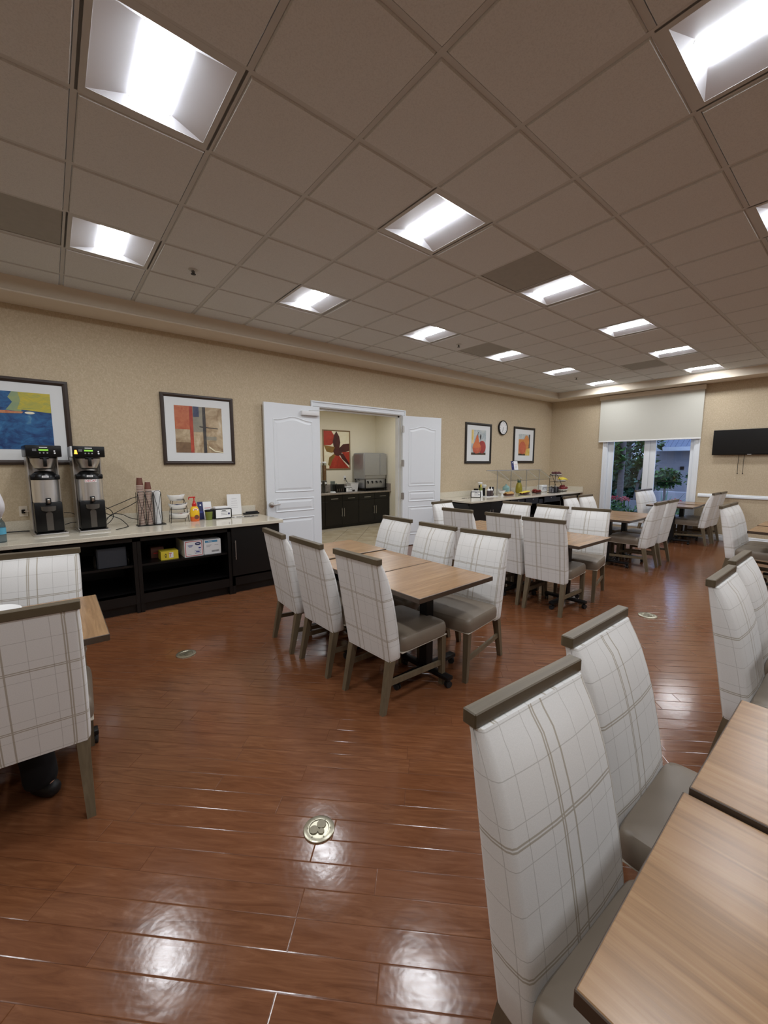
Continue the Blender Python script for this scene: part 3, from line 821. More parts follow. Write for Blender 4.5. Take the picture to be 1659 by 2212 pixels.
F_(5.175, 2.755, 177.5, 'middle one of three plaid chairs facing us behind the second table row', BB)
F_(5.206, 3.313, 182.5, 'plaid chair facing us before the buffet cabinet doors, far side of the second table row', BB)
F_(4.50, 4.10, -86.2, 'plaid chair at the head of the second table row, beside the right door leaf', BB)
chairs += [(6.80, 2.30, 90, 0, 'plaid chair seen from its side, nearer one of the pair left of the aisle', CCg),
           (7.39, 2.31, 90, 0, 'plaid chair seen from its side, right behind another one left of the aisle', CCg),
           (6.84, 2.99, -88, 0, 'small plaid chair top in front of the buffet corner, left one of two', CCg),
           (7.34, 2.96, -93, 0, 'small plaid chair top in front of the window corner, right one of two', CCg),
           (9.62, 2.86, -90, 0, 'plaid chair facing us in front of the window mullion, left half of the pair', DD),
           (10.09, 2.86, -90, 0, 'plaid chair facing us in front of the window mullion, right half of the pair', DD),
           (9.73, 2.26, 90, 0, 'far plaid chair seen from its side below the television, nearer one', DD),
           (10.17, 2.24, 90, 0, 'far plaid chair against the chair rail below the television', DD),
           (6.97, .946, -90, 0, 'plaid chair under the television with its curved grey seat to the right', EE),
           (7.44, .946, -90, 0, 'plaid chair hidden behind another one right under the television', EE)]
F_(2.66, .455, -90, 'plaid chair near the right edge with its back in full view above the table corner', EE)
F_(3.233, .479, -90, 'plaid chair cut by the right edge, just behind a taller-looking one', EE)
F_(.921, .513, -93.6, 'largest plaid chair, in the bottom right foreground', GG)
F_(1.486, .579, -90.3, 'second largest plaid chair, just behind the one in the bottom right foreground', GG)
R_(-.172, 2.050, 87.5, 'large plaid chair back cut by the left edge, nearest on the left', HH)
F_(-.11, 3.385, -98, 'plaid chair facing us at the left edge, in front of the coffee counter', HH)
R_(-.84, 2.07, 90, 'plaid chair just outside the left edge, with the seated person', HH)
for k, (x, y, a, off, lab, g) in enumerate(chairs):
    a = rad(a); loc = (x+off*math.cos(a), y+off*math.sin(a), 0)
    if k == 0: chair0.location = loc; chair0.rotation_euler = (0, 0, a); chair0['label'] = lab; chair0['group'] = g
    else: dup(chair0, loc, a, lab, g)

# ------------------------------------------------------------------ tables
def make_table():
    t = thing('dining_table', 'x', 'table')
    hx, hy = .381, .296
    MB().mt('table_top').box(-hx, hx, -hy, hy, .722, .752, .0015, 1).build('tabletop', t)
    mb = MB().mt('table_edge')
    r = .02
    for s_ in (-1, 1):
        mb.box(-hx-.003, hx+.003, s_*hy-.003, s_*hy+.003, .718, .7505, .002, 1); mb.box(s_*hx-.003, s_*hx+.003, -hy, hy, .718, .7505, .002, 1)
    mb.build('edge_band', t, label='dark brown table edge')
    mb = MB().mt('black_steel').box(-.035, .035, -.035, .035, .06, .70); mb.box(-.2, .2, -.14, .14, .70, .72, .004, 1); mb.build('column', t)
    mb = MB().mt('black_steel')
    mb.box(-.31, .31, -.03, .03, .055, .085, .006); mb.box(-.03, .03, -.235, .235, .0555, .0845, .006); mb.build('base', t)
    for x, y, q in ((-.29, 0, 0), (.29, 0, 1), (0, -.215, 2), (0, .215, 3)):
        mb = MB().mt('rubber').at(x, y, .024, q*.7).cyl(.024, -.016, -.003, 16, 'X'); mb.cyl(.024, .003, .016, 16, 'X'); mb.mt('black_steel').at(x, y, 0).cyl(.008, .03, .058, 8); mb.at(x, y, 0).box(-.018, .018, -.012, .012, .028, .047, .004, 1)
        mb.build('caster', t)
    return t
tab0 = make_table()
tabs = [(2.052, 2.012, 1.5, 0, 'wood-topped table with its whole near end free, nearest in the middle', 'tables of the middle row'),
 (2.035, 2.612, .5, .003, 'wood-topped table in the middle of the row before the doorway', 'tables of the middle row'),
 (2.03, 3.21, 0, .013, 'wood-topped table of the middle row farthest from us, top a little higher', 'tables of the middle row'),
 (4.375, 2.12, 0, 0, 'wood-topped table with its free corner toward the aisle, second row', 'tables of the second row'),
 (4.375, 2.716, 0, .002, 'middle table of the second row, hidden between chair backs', 'tables of the second row'),
 (4.375, 3.312, 0, 0, 'last table of the second row, toward the buffet counter', 'tables of the second row'),
 (6.605, 2.575, 90, 0, 'wood-topped table by the buffet, its corner pointing at us', 'tables by the buffet'),
 (7.205, 2.575, 90, .002, 'wood-topped table by the buffet, the half farther from us', 'tables by the buffet'),
 (9.45, 2.52, 90, 0, 'far table in front of the window, nearer half', 'tables under the window'),
 (10.06, 2.53, 90, .01, 'far table against the far wall under the window', 'tables under the window'),
 (6.82, .578, 90, 0, 'table cut by the right edge, under the television', 'tables at the right edge'),
 (7.45, .578, 90, .006, 'table cut by the right edge, farther one under the television', 'tables at the right edge'),
 (2.80, -.17, 90, 0, 'table just outside the right edge, served by the two cut chairs', 'tables at the right edge'),
 (.880, -.148, 91, 0, 'largest table top, with a dark chamfered corner, in the bottom right foreground', 'tables at the bottom right'),
 (1.478, -.153, 90, .014, 'table top right behind the largest one, slightly higher', 'tables at the bottom right'),
 (-.135, 2.683, 90, 0, 'wood-topped table at the left edge with its corner showing', 'tables at the left edge'),
 (-.74, 2.683, 90, 0, 'table just outside the left edge', 'tables at the left edge')]
for k, (x, y, a, dz, lab, g) in enumerate(tabs):
    if k == 0: tab0.location = (x, y, 0); tab0.rotation_euler = (0, 0, rad(a)); tab0['label'] = lab; tab0['group'] = g
    else:
        r = dup(tab0, (x, y, 0), rad(a), lab, g)
        if dz: r.scale = (1, 1, 1+dz/.752)
mb = MB().mt('white_ceramic').lathe([(.05, .002), (.09, .004), (.128, .018), (.135, .022), (.13, .024), (.09, .010), (0, .008)], 40)
tag(mb.build('plate', loc=(-.315, 2.97, .7525)), 'white plate on the table at the left edge, mostly cut off', 'plate')
# ------------------------------------------------------------------ television
t = thing('television', 'black flat television on the far wall, cut by the right edge', 'television', (XW, 1.62, 1.975))
MB().mt('black_plastic').box(-.085, -.045, -.575, .575, -.245, .245, .006).build('body', t)
MB().mt('screen').box(-.088, -.084, -.562, .562, -.228, .234).build('screen', t)
MB().mt('brushed').box(-.0895, -.0855, -.03, .03, -.243, -.234).build('badge', t, label='small silver badge')
MB().mt('black_steel').box(-.045, 0, -.2, .2, -.15, .15, .004).build('wall_bracket', t)
for y in (.155, .075):
    mb = MB().mt('black_plastic'); mb.tube([(-.05, y, -.24), (-.048, y+.004, -.42), (-.05, y, -.60)], .004, 6); mb.cyl(.0, 0, 0.001, 3) if 0 else None
    mb.at(-.05, y, -.61).box(-.007, .007, -.007, .007, -.012, .012, .002, 1); mb.build('cable', t)
# ------------------------------------------------------------------ pictures
def paint(name, a, b, sc=6, c=None, stretch=(1, 1, 1)):
    m = mk(name, a, .45, noise=0); t = NT(m)
    n = t.noise(t.mapping(t.coord('Object'), stretch), sc, 5, .65, .8)
    st = [(.32, lin(a)), (.62, lin(b))]
    if c: st.append((.78, lin(c)))
    t.put(t.b.inputs['Base Color'], t.ramp(n, st)); return name
paint('p_blue', (14, 44, 100), (48, 108, 160), 7, (112, 160, 180), (1, 1, 1.6)); paint('p_yellow', (150, 160, 90), (206, 186, 60), 8, (120, 156, 130), (1, 1, 3)); paint('p_greygreen', (120, 150, 130), (160, 170, 110), 6)
paint('p_slate', (60, 66, 92), (84, 92, 116), 6); paint('p_rust', (170, 84, 48), (210, 150, 110), 8)
paint('p_orange', (176, 84, 60), (196, 120, 84), 8, (140, 92, 74)); paint('p_tan', (140, 112, 80), (200, 180, 148), 6, (226, 216, 196)); paint('p_redstripe', (190, 82, 58), (160, 62, 50), 9)
paint('p_grey', (130, 128, 118), (160, 152, 132), 6); paint('p_char', (44, 44, 52), (84, 78, 70), 7); paint('p_brown', (110, 84, 62), (150, 120, 88), 6)
paint('p_sky', (150, 168, 178), (206, 210, 206), 9, (120, 140, 150)); paint('p_pear', (206, 100, 56), (216, 130, 80), 6, (190, 84, 50)); paint('p_crimson', (150, 50, 50), (176, 70, 62), 7); paint('p_sand', (222, 200, 140), (232, 214, 170), 6); paint('p_dark', (44, 36, 26), (90, 70, 40), 8)
paint('p_peach', (206, 128, 66), (218, 152, 92), 7); paint('p_rose', (186, 84, 60), (204, 112, 80), 7); paint('p_gold', (206, 176, 84), (226, 200, 120), 9)
paint('p_cream', (236, 226, 190), (244, 238, 214), 5); paint('p_petal', (150, 44, 30), (184, 62, 40), 4, (110, 40, 28)); paint('p_maroon', (60, 24, 22), (84, 34, 28), 5); paint('p_olive', (120, 96, 40), (150, 110, 50), 7)
paint('p_ochre', (206, 170, 140), (226, 190, 150), 8)
def picture(label, x0, x1, z0, z1, fw, mats, shapes, bg, frame='frame_brown', y=YW, group='framed pictures', cat='picture', mw=None):
    cx, cz = (x0+x1)/2, (z0+z1)/2; w, h = (x1-x0)/2, (z1-z0)/2
    t = thing('framed_picture', label, cat, (cx, y, cz), 0, group)
    mb = MB().mt(frame)
    prof = [(0, 0), (0, -.022), (.004, -.027), (fw*.5, -.029), (fw-.006, -.022), (fw, -.014), (fw, 0)]
    n = len(prof); vs = []; fs = []
    for sx, sz in ((-1, -1), (1, -1), (1, 1), (-1, 1)):
        for d, yy in prof: vs.append((sx*(w-d), yy, sz*(h-d)))
    for i in range(4):
        for k in range(n): fs.append((i*n+k, ((i+1) % 4)*n+k, ((i+1) % 4)*n+(k+1) % n, i*n+(k+1) % n))
    mb.add(vs, fs); o = mb.build('frame', t); fix_normals(o)
    iw, ih = w-fw+.003, h-fw+.003
    if mw: MB().mt('matboard').box(-iw, iw, -.012, -.004, -ih, ih).build('mat_board', t); a, b, c, d = mw
    else: a, b, c, d = -iw, iw, -ih, ih
    mb = MB().mt(bg); yy = -.0135 if mw else -.012
    mb.box(a, b, yy, -.004, c, d)
    for k, (m_, poly) in enumerate(shapes):
        P = [(a+(b-a)*u, c+(d-c)*v) for u, v in poly]
        ar = sum(P[i][0]*P[(i+1) % len(P)][1]-P[(i+1) % len(P)][0]*P[i][1] for i in range(len(P)))
        if ar < 0: P = P[::-1]
        q = yy-.0006*(k+1)
        mb.mt(m_).add([(u, q, v) for u, v in P], [tuple(range(len(P)))])
    mb.build('print', t)
    return t
def rect(a, b, c, d): return [(a, c), (b, c), (b, d), (a, d)]
def ell(cx, cy, rx, ry, n=24, a=0): return [(cx+rx*math.cos(2*PI*k/n)*math.cos(a)-ry*math.sin(2*PI*k/n)*math.sin(a), cy+rx*math.cos(2*PI*k/n)*math.sin(a)+ry*math.sin(2*PI*k/n)*math.cos(a)) for k in range(n)]
picture('large framed blue and yellow abstract print cut by the left edge, behind the coffee brewers', -.90, .215, 1.557, 2.447, .05, None,
        [('p_slate', [(.0, .68), (.46, .68), (.5, .8), (.44, 1), (0, 1)]), ('p_greygreen', [(.55, .68), (.7, .66), (.72, 1), (.62, 1), (.58, .9), (.62, .82)]), ('p_yellow', [(.66, .7), (1, .66), (1, 1), (.68, 1), (.7, .85)]),
         ('p_rust', [(.3, .66), (.55, .67), (.72, .66), (.7, .63), (.5, .62), (.3, .61)]), ('p_cream', ell(.78, .645, .05, .022))], 'p_blue', mw=(-.40, .40, -.285, .30))
picture('square framed abstract print with red and grey stripes, right of the coffee brewers', 1.106, 1.993, 1.556, 2.443, .045, None,
        [('p_orange', rect(0, .3, .5, 1)), ('p_grey', rect(.36, .58, .45, 1)), ('p_brown', rect(0, .3, .0, .22)), ('p_redstripe', rect(.30, .37, 0, 1)), ('p_slate', rect(.38, .5, .78, 1)), ('p_char', rect(.575, .64, 0, 1)), ('p_tan', rect(.64, .9, .25, .95)),
         ('p_char', [(.5, .56), (.9, .53), (.9, .55), (.5, .58)]), ('p_cream', [(.68, .12), (.8, .03), (1, .0), (1, .02), (.82, .05), (.69, .15)]), ('p_grey', rect(.64, .86, .28, .36))], 'p_tan', mw=(-.29, .29, -.29, .30))
picture('framed pear picture, left of the wall clock', 6.915, 7.828, 1.563, 2.445, .055, None,
        [('p_sand', rect(0, .17, .45, 1)), ('p_gold', rect(.04, .12, .6, 1)), ('p_dark', rect(0, 1, 0, .09)), ('p_char', [(.56, .72), (.62, .86), (.68, .78), (.64, .58)]), ('p_crimson', ell(.74, .32, .26, .26)),
         ('p_pear', [(.08, .28), (.12, .4), (.25, .55), (.33, .74), (.38, .8), (.44, .8), (.48, .66), (.54, .5), (.64, .36), (.64, .18), (.5, .07), (.3, .05), (.14, .12)]),
         ('p_rose', [(.08, .28), (.64, .30), (.62, .15), (.5, .07), (.3, .05), (.14, .12)]), ('p_char', [(.41, .8), (.44, .9), (.52, .95), (.5, .92), (.46, .88), (.44, .8)])], 'p_sky', 'frame_dark', mw=(-.255, .255, -.25, .29))
picture('framed picture of two orange fruits, right of the wall clock', 8.721, 9.650, 1.573, 2.450, .055, None,
        [('p_peach', rect(0, 1, 0, .76)), ('p_char', rect(.9, 1, .3, 1)), ('p_gold', [(.6, 0), (1, 0), (1, .36), (.7, .3)]), ('p_dark', rect(0, .6, 0, .08)), ('p_peach', ell(.7, .66, .22, .3, 24, .1)), ('p_rose', ell(.34, .36, .3, .30))], 'p_sky', 'frame_dark', mw=(-.25, .25, -.25, .27))
picture('framed red flower picture on the pantry wall seen through the doorway', 5.285, 6.105, 1.412, 2.405, .03, None,
        [('p_petal', [(0, .62), (0, 1), (.3, 1), (.42, .86), (.4, .7), (.25, .62)]), ('p_maroon', [(.4, .5), (.34, .72), (.4, .9), (.49, 1), (.6, .86), (.64, .7), (.6, .55)]), ('p_olive', [(.0, .62), (.1, .45), (.3, .42), (.5, .48), (.4, .58), (.2, .6)]),
         ('p_maroon', [(.55, .52), (.75, .66), (1, .68), (1, .48), (.8, .44), (.6, .44)]), ('p_petal', [(.7, .44), (1, .46), (1, .12), (.8, .25)]), ('p_petal', [(.2, .08), (.3, .3), (.5, .42), (.75, .2), (1, .0), (.2, 0)]), ('p_olive', [(.15, .1), (.2, .3), (.4, .4), (.45, .36), (.3, .2), (.24, .06)]),
         ('p_maroon', [(.6, .4), (.75, .4), (1, .12), (.98, .08), (.7, .26)]), ('p_maroon', ell(.53, .46, .17, .12))], 'p_cream', 'frame_gold', y=8.85)
# clock
t = thing('wall_clock', 'round black-rimmed wall clock with a white face between the two fruit pictures', 'clock', (8.245, YW, 2.39))
mb = MB().mt('black_plastic'); mb.lathe([(.15, 0), (.165, -.01), (.168, -.04), (.158, -.05), (.148, -.044), (.147, -.03), (0, -.03)][::-1], 40, 'Y'); mb.build('rim', t)
mb = MB().mt('white_paper'); mb.lathe([(0, -.034), (.149, -.034), (.149, -.03)], 40, 'Y'); mb.mt('black_ink')
for k in range(12):
    a = k*PI/6; vs, fs = text_geo(str(12 if k == 0 else k), .036)
    T_ = mb.T; mb.T = Matrix.Translation((math.sin(a)*.118, -.0345, math.cos(a)*.118)) @ Matrix.Rotation(PI/2, 4, 'X'); mb.add(vs, fs); mb.T = T_
mb.build('dial', t)
for nm, a, l, w in (('hour_hand', rad(198), .07, .009), ('minute_hand', rad(196), .10, .006)):
    mb = MB().mt('black_ink'); mb.bar((-.015*math.sin(a), -.037-(.002 if l > .08 else 0), -.015*math.cos(a)), (l*math.sin(a), -.037-(.002 if l > .08 else 0), l*math.cos(a)), w, .0015); mb.build(nm, t)

# ------------------------------------------------------------------ coffee counter (left)
FY, CT = 4.83, .86
def cabinet(label, x0, x1, kind, grp='dark cabinets under the worktops', yb=5.69, fy=FY, knobs=(), top=.82):
    """kind: shelf, door, doors, bay"""
    t = thing('cabinet', label, 'cabinet', ((x0+x1)/2, fy, 0), 0, grp); w = (x1-x0)/2-.0015; D = yb-fy
    mb = MB().mt('espresso')
    mb.box(-w, -w+.035, .0, D, .0, top); mb.box(w-.035, w, .0, D, .0, top)
    mb.box(-w, w, D-.012, D, .1, top); mb.box(-w, w, 0, D, .2, .222); mb.box(-w, w, 0.0, D, top-.02, top); mb.box(-w, w, 0, .022, top-.055, top)
    mb.box(-w, w, 0.0, .022, .10, .222); mb.box(-w, w, .05, .07, 0, .1)
    if kind == 'drawer': mb.box(-w, w, 0, .022, top-.15, top)
    mb.build('body', t)
    if kind in ('shelf', 'drawer'):
        MB().mt('espresso').box(-w+.035, w-.035, .03, D-.012, .492 if kind == 'shelf' else .40, .514 if kind == 'shelf' else .42).build('shelf', t)
    if kind == 'shelf':
        MB().mt('espresso').box(-w+.0, -w+.035, -.003, .018, .1, top-.055).build('stile', t); MB().mt('espresso').box(w-.035, w, -.003, .018, .1, top-.055).build('stile', t)
    if kind in ('door', 'doors'):
        n = 1 if kind == 'door' else 2; W = 2*w/n
        for k in range(n):
            a = -w+k*W+.003; b = a+W-.006
            d = MB().mt('espresso').box(a, b, -.02, -.001, .225, top-.01, .002, 1).build('door', t)
            hx = a+.035 if (n == 1 or k == 1) else b-.035
            mb = MB().mt('brushed'); mb.tube([(hx, -.048, .43), (hx, -.048, .66)], .006, 10)
            for z in (.46, .63): mb.tube([(hx, -.048, z), (hx, -.018, z)], .004, 8)
            mb.build('handle', d, label='slim steel bar handle')
    if kind == 'drawer':
        for kx in knobs:
            d = MB().mt('espresso').box(kx-x0-w-.0-.26, kx-x0-w+.26, -.02, -.001, top-.145, top-.012, .002, 1).build('drawer', t)
            mb = MB().mt('brushed').at(kx-x0-w, 0, .777); mb.lathe([(.006, -.02), (.006, -.03), (.013, -.036), (.012, -.045), (0, -.048)], 14, 'Y'); mb.build('knob', d, label='small round knob')
    return t
cabinet('dark cabinet with double doors at the far left end of the coffee counter, mostly hidden', -1.30, -.31, 'doors')
cabinet('dark open-shelf cabinet below the coffee brewers with a grey basket in it', -.31, .635, 'shelf')
cabinet('dark open-shelf cabinet holding the yellow box and white cartons', .635, 1.60, 'shelf')
cabinet('dark cabinet with one closed door at the right end of the coffee counter', 1.60, 2.215, 'door')
def worktop(label, x0, x1, side=False):
    t = thing('worktop', label, 'worktop', ((x0+x1)/2, 4.757, 0)); w = (x1-x0)/2
    MB().mt('quartz').box(-w, w, 0, 5.695-4.757, .822, CT, .003, 1).build('slab', t)
    mb = MB().mt('quartz').box(-w, w, 5.66-4.757, 5.698-4.757, CT, CT+.115, .002, 1)
    if side: mb.box(w-.03, w, 0, 5.66-4.757, CT, CT+.115, .002, 1)
    mb.build('backsplash', t)
worktop('pale quartz worktop with the coffee brewers on it', -1.35, 2.245)
worktop('pale quartz worktop with the breakfast buffet on it', 6.0, 10.463, True)
cabinet('dark cabinet with two doors at the left end of the buffet counter', 6.03, 7.32, 'doors')
cabinet('dark buffet cabinet with two knobbed drawers over an open space', 7.32, 8.45, 'drawer', knobs=(7.61, 8.17))
cabinet('dark buffet cabinet with a knobbed drawer beside the window corner', 8.45, 9.5, 'drawer', knobs=(8.95,))
t = thing('counter_bracket', 'dark wooden bracket holding the right end of the buffet worktop', 'bracket', (10.40, FY, 0))
mb = MB().mt('espresso'); mb.box(-.9, .055, 0, .022, .75, .82); mb.prism([(0, .82), (0, .74), (.04, .70), (.45, .0), (.50, 0), (.50, .82)], .0, .05, 'YZ'); mb.build('panel', t)

# brewers
mk('tank_steel', (236, 236, 236), .28, .9, noise=0)
def make_brewer():
    t = thing('coffee_brewer', 'x', 'coffee brewer')
    # local: front is -y, base centre at origin
    mb = MB().mt('brushed').box(-.135, .135, -.20, .22, .0, .022, .004); mb.mt('black_plastic').box(-.115, .115, -.185, .1, .022, .03); mb.build('base', t)
    mb = MB().mt('brushed'); mb.box(-.118, .118, .10, .21, .022, .80, .004); mb.box(-.122, -.112, -.02, .21, .022, .80); mb.box(.112, .122, -.02, .21, .022, .80); mb.build('column', t)
    mb = MB().mt('black_plastic').box(-.135, .135, -.21, .20, .775, .885, .006); hd = mb.build('head', t)
    mb = MB().mt('lcd').box(-.038, .034, -.2125, -.2095, .832, .848); mb.build('display', hd)
    mb = MB().mt('grey_ink')
    for k in range(3): mb.at(-.03+k*.028, -.2105, .813).lathe([(.0, -.001), (.007, -.001), (.007, 0)], 12, 'Y')
    mb.mt('white_paper').at(.082, -.2105, .812).lathe([(.0, -.001), (.008, -.001), (.008, 0)], 12, 'Y'); mb.at(.08, -.2105, .832).lathe([(.0, -.001), (.007, -.001), (.007, 0)], 12, 'Y')
    mb.at().mt('grey_ink'); 
    for k in range(4): mb.box(-.085, -.055, -.2112, -.2098, .83+k*.006, .833+k*.006)
    mb.mt('white_paper').box(-.032, .028, -.2112, -.2098, .862, .869); mb.build('button_panel', hd)
    mb = MB().mt('brushed').at(0, -.085, 0).lathe([(.05, .655), (.075, .665), (.098, .72), (.105, .775)], 28); mb.mt('black_plastic').lathe([(.106, .76), (.109, .77), (.109, .776)], 28); fb = mb.build('brew_funnel', t)
    mb = MB().mt('black_plastic'); mb.box(-.014, .014, -.235, -.185, .68, .765, .006); mb.box(-.035, .035, -.20, -.18, .752, .775, .004); mb.build('handle', fb)
    # dispenser server
    mb = MB().mt('black_plastic').at(0, -.06, 0); mb.box(-.11, .11, -.105, .13, .032, .33, .012)
    
    sv = mb.at().build('server', t)
    mb = MB().mt('tank_steel').at(0, -.06, 0).cyl(.108, .33, .55, 40); mb.build('server_tank', sv)
    mb = MB().mt('black_plastic').at(0, -.06, 0).lathe([(.112, .55), (.112, .565), (.10, .60), (.07, .63), (.03, .638), (0, .638)], 32).at(); mb.mt('white_paper').box(-.03, .022, -.1735, -.168, .572, .592, .002, 1); mb.mt('grey_ink').box(-.022, .014, -.1745, -.173, .579, .586); mb.mt('black_plastic').box(-.115, .115, -.13, -.02, .55, .60, .01); mb.mt('grey_ink').box(.04, .08, -.1315, -.129, .58, .586); mb.build('server_lid', sv)
    mb = MB().mt('black_plastic').box(-.02, .02, -.215, -.16, .315, .375, .006); mb.mt('chrome').box(-.012, .012, -.218, -.213, .325, .365, .003); mb.build('tap', sv)
    mb = MB().mt('steel_dark'); n = 14
    vs = []; fs = []
    for k in range(n+1):
        a = PI*k/n; x = -.065*math.cos(a); vs += [(x, -.172-.03*math.sin(a), .292+.0), (x*.92, -.172-.03*math.sin(a), .262-.022*math.sin(a))]
    for k in range(n): fs.append((2*k, 2*k+2, 2*k+3, 2*k+1))
    mb.add(vs, fs, True); mb.build('drip_guard', sv, label='grey curved guard under the tap')
    mb = MB().mt('steel_dark'); pts = [(-.026, .05)]+[(.026, .05)]+[(.026*math.cos(PI*k/10), .21+.026*math.sin(PI*k/10)) for k in range(11)]
    mb.prism(pts, -.1662, -.1655, 'XZ'); mb.build('cup_recess', sv)
    return t
br = make_brewer(); br.location = (-.055, 5.35, CT); br.rotation_euler = (0, 0, rad(6)); br['label'] = 'left coffee brewer with black head and steel server, in front of the blue picture'; br['group'] = 'coffee brewers'
b2 = dup(br, (.305, 5.34, CT), rad(4), 'right coffee brewer with the red DECAF sticker and an orange light', 'coffee brewers')
# decaf sticker and orange light of the second brewer
mb = MB(); put_text(mb, 'DECAF', .030, (0, -.1700, .532), -PI/2, 'red_ink'); mb.mt('white_paper').box(-.05, .05, -.1695, -.166, .518, .546, .001, 1)
mb.build('decaf_sticker', b2, label='red DECAF lettering on white')
mb = MB().mt('orange_light').at(-.108, -.2105, .822).lathe([(.008, -.001), (.012, -.003)], 12, 'Y'); mb.at().prism([(-.122, .805), (-.094, .805), (-.1, .845), (-.116, .845)], -.2125, -.2095, 'XZ'); mb.build('brew_light', b2, label='glowing orange light')
mb = MB().mt('white_plastic').box(-.147, -.135, -.205, -.10, .778, .882, .002, 1); mb.build('side_label', b2)

# tubes and cords behind the brewers
def cord(lab, pts, r=.004, nm='water_tube', m_='black_plastic', grp='black tubes and cords on the coffee counter', cat='cord'):
    P = [Vector(p) for p in pts]; out = []
    for i in range(len(P)-1):
        p0 = P[max(i-1, 0)]; p1 = P[i]; p2 = P[i+1]; p3 = P[min(i+2, len(P)-1)]
        for k in range(8):
            f = k/8; out.append(.5*((2*p1)+(-p0+p2)*f+(2*p0-5*p1+4*p2-p3)*f*f+(-p0+3*p1-3*p2+p3)*f**3))
    out.append(P[-1]); mb = MB().mt(m_).tube(out, r, 8); return tag(mb.build(nm), lab, cat, grp)
cord('black tube rising to the right from the brewer behind the cup stand', [(.44, 5.45, 1.06), (.60, 5.50, 1.12), (.76, 5.52, 1.18), (.9, 5.53, 1.16), (1.0, 5.54, 1.05), (1.02, 5.55, .90), (1.0, 5.6, .866)])
cord('black tube looping below the topmost one toward the cup stand', [(.44, 5.42, .96), (.55, 5.47, 1.02), (.68, 5.50, 1.08), (.80, 5.52, 1.13), (.92, 5.55, 1.05), (.95, 5.58, .9), (.9, 5.62, .866)])
cord('black tube sagging between the right brewer and the cup stand', [(.44, 5.44, .93), (.50, 5.46, 1.0), (.60, 5.48, .99), (.68, 5.5, .94), (.78, 5.52, .91), (.88, 5.52, .90), (.9, 5.5, .866)])
cord('black tube falling onto the worktop right of the right brewer', [(.43, 5.43, 1.03), (.5, 5.44, .985), (.58, 5.42, .94), (.64, 5.4, .866), (.62, 5.3, .865), (.5, 5.15, .865)])
cord('black tube bulging out close to the right brewer', [(.43, 5.44, 1.1), (.50, 5.47, 1.04), (.515, 5.47, .97), (.47, 5.45, .91), (.42, 5.44, .88)])
cord('black cord between the two brewers, higher one', [(.08, 5.5, 1.05), (.14, 5.52, 1.04), (.2, 5.52, 1.0)], .003)
cord('black cord between the two brewers, lower one', [(.08, 5.42, .93), (.15, 5.44, .945), (.2, 5.42, .935)], .004)
cord('black power cord lying at the foot of the backsplash left of the brewers', [(-.72, 5.62, .868), (-.5, 5.63, .869), (-.3, 5.62, .869), (-.2, 5.60, .868)], .006)
t = thing('wall_outlet', 'outlet with a black plug and pale cord on the wall left of the brewers', 'outlet', (-.25, YW, 1.07))
mb = MB().mt('soffit').box(-.035, .035, -.008, 0, -.055, .055, .002, 1); mb.build('cover_plate', t)
mb = MB().mt('black_plastic').box(-.014, .014, -.04, -.008, -.02, .02, .003, 1); mb.mt('cup_rim').tube([(0, -.035, 0), (.05, -.05, .002), (.13, -.05, 0)], .004, 6); mb.build('plug', t)

# cup stand
t = thing('cup_stand', 'black wire stand holding cup stacks and lids right of the brewers', 'cup stand', (.86, 5.33, CT))
mb = MB().mt('black_steel'); mb.box(-.14, .15, -.075, .075, .001, .008); mb.build('stand_base', t)
mb = MB().mt('black_steel')
for cx in (-.085, -.01, .075):
    mb.tube([(cx-.038, -.055, .006), (cx-.038, -.055, .38), (cx-.02, -.055, .395), (cx+.02, -.055, .395), (cx+.038, -.055, .38), (cx+.038, -.055, .006)], .0032, 6)
    mb.tube([(cx-.038, -.055, .38), (cx-.005, -.06, .2), (cx-.03, -.055, .01)], .0028, 6); mb.tube([(cx+.038, -.055, .38), (cx+.005, -.06, .2), (cx+.03, -.055, .01)], .0028, 6)
    for y in (.055,): mb.tube([(cx-.038, y, .006), (cx-.038, y, .38), (cx+.038, y, .38), (cx+.038, y, .006)], .003, 6)
mb.build('wire_frame', t)
cup0 = None
def cup_stack(cx, cy, n, lab, pitch=.0125, r=.036, h=.092, m1='brown_cup', m2='cup_rim', nm='paper_cup', z0=.009, grp=None):
    global cup0
    for k in range(n):
        if cup0 is None:
            # upside-down cup: rim at the bottom, closed base at the top
            mb = MB().mt(m2).lathe([(r-.002, 0), (r+.002, .001), (r+.002, .0055), (r, .006)], 20); mb.mt(m1).lathe([(r, .006), (r*.74, h-.004), (r*.72, h-.001)], 20); mb.mt(m2).lathe([(r*.72, h-.001), (r*.70, h), (0, h-.002)], 20)
            cup0 = mb.build(nm); o = cup0
        else: o = cup0.copy(); C.objects.link(o)
        o.location = (cx, cy, CT+z0+k*pitch)
        tag(o, lab if k < n-1 else lab.replace('brown paper cup stacked', 'topmost brown paper cup'), 'cup', grp if k < n-1 else grp+', top one')
cup_stack(.86-.085, 5.33, 37, 'brown paper cup stacked upside down in the taller left stack of the wire stand', grp='cups in the taller stack')
cup_stack(.86-.008, 5.32, 33, 'brown paper cup stacked upside down in the right stack of the wire stand', grp='cups in the shorter stack')
lid0 = None
for k in range(36):
    if lid0 is None:
        lid0 = MB().mt('white_plastic').lathe([(.034, 0), (.037, .002), (.037, .008), (.03, .013), (.0, .013)], 20).build('cup_cover'); o = lid0
    else: o = lid0.copy(); C.objects.link(o)
    o.location = (.86+.075, 5.33, CT+.009+k*.0105); tag(o, 'white plastic cup lid in the stack at the right of the wire stand', 'lid', 'white cup lids in the wire stand')
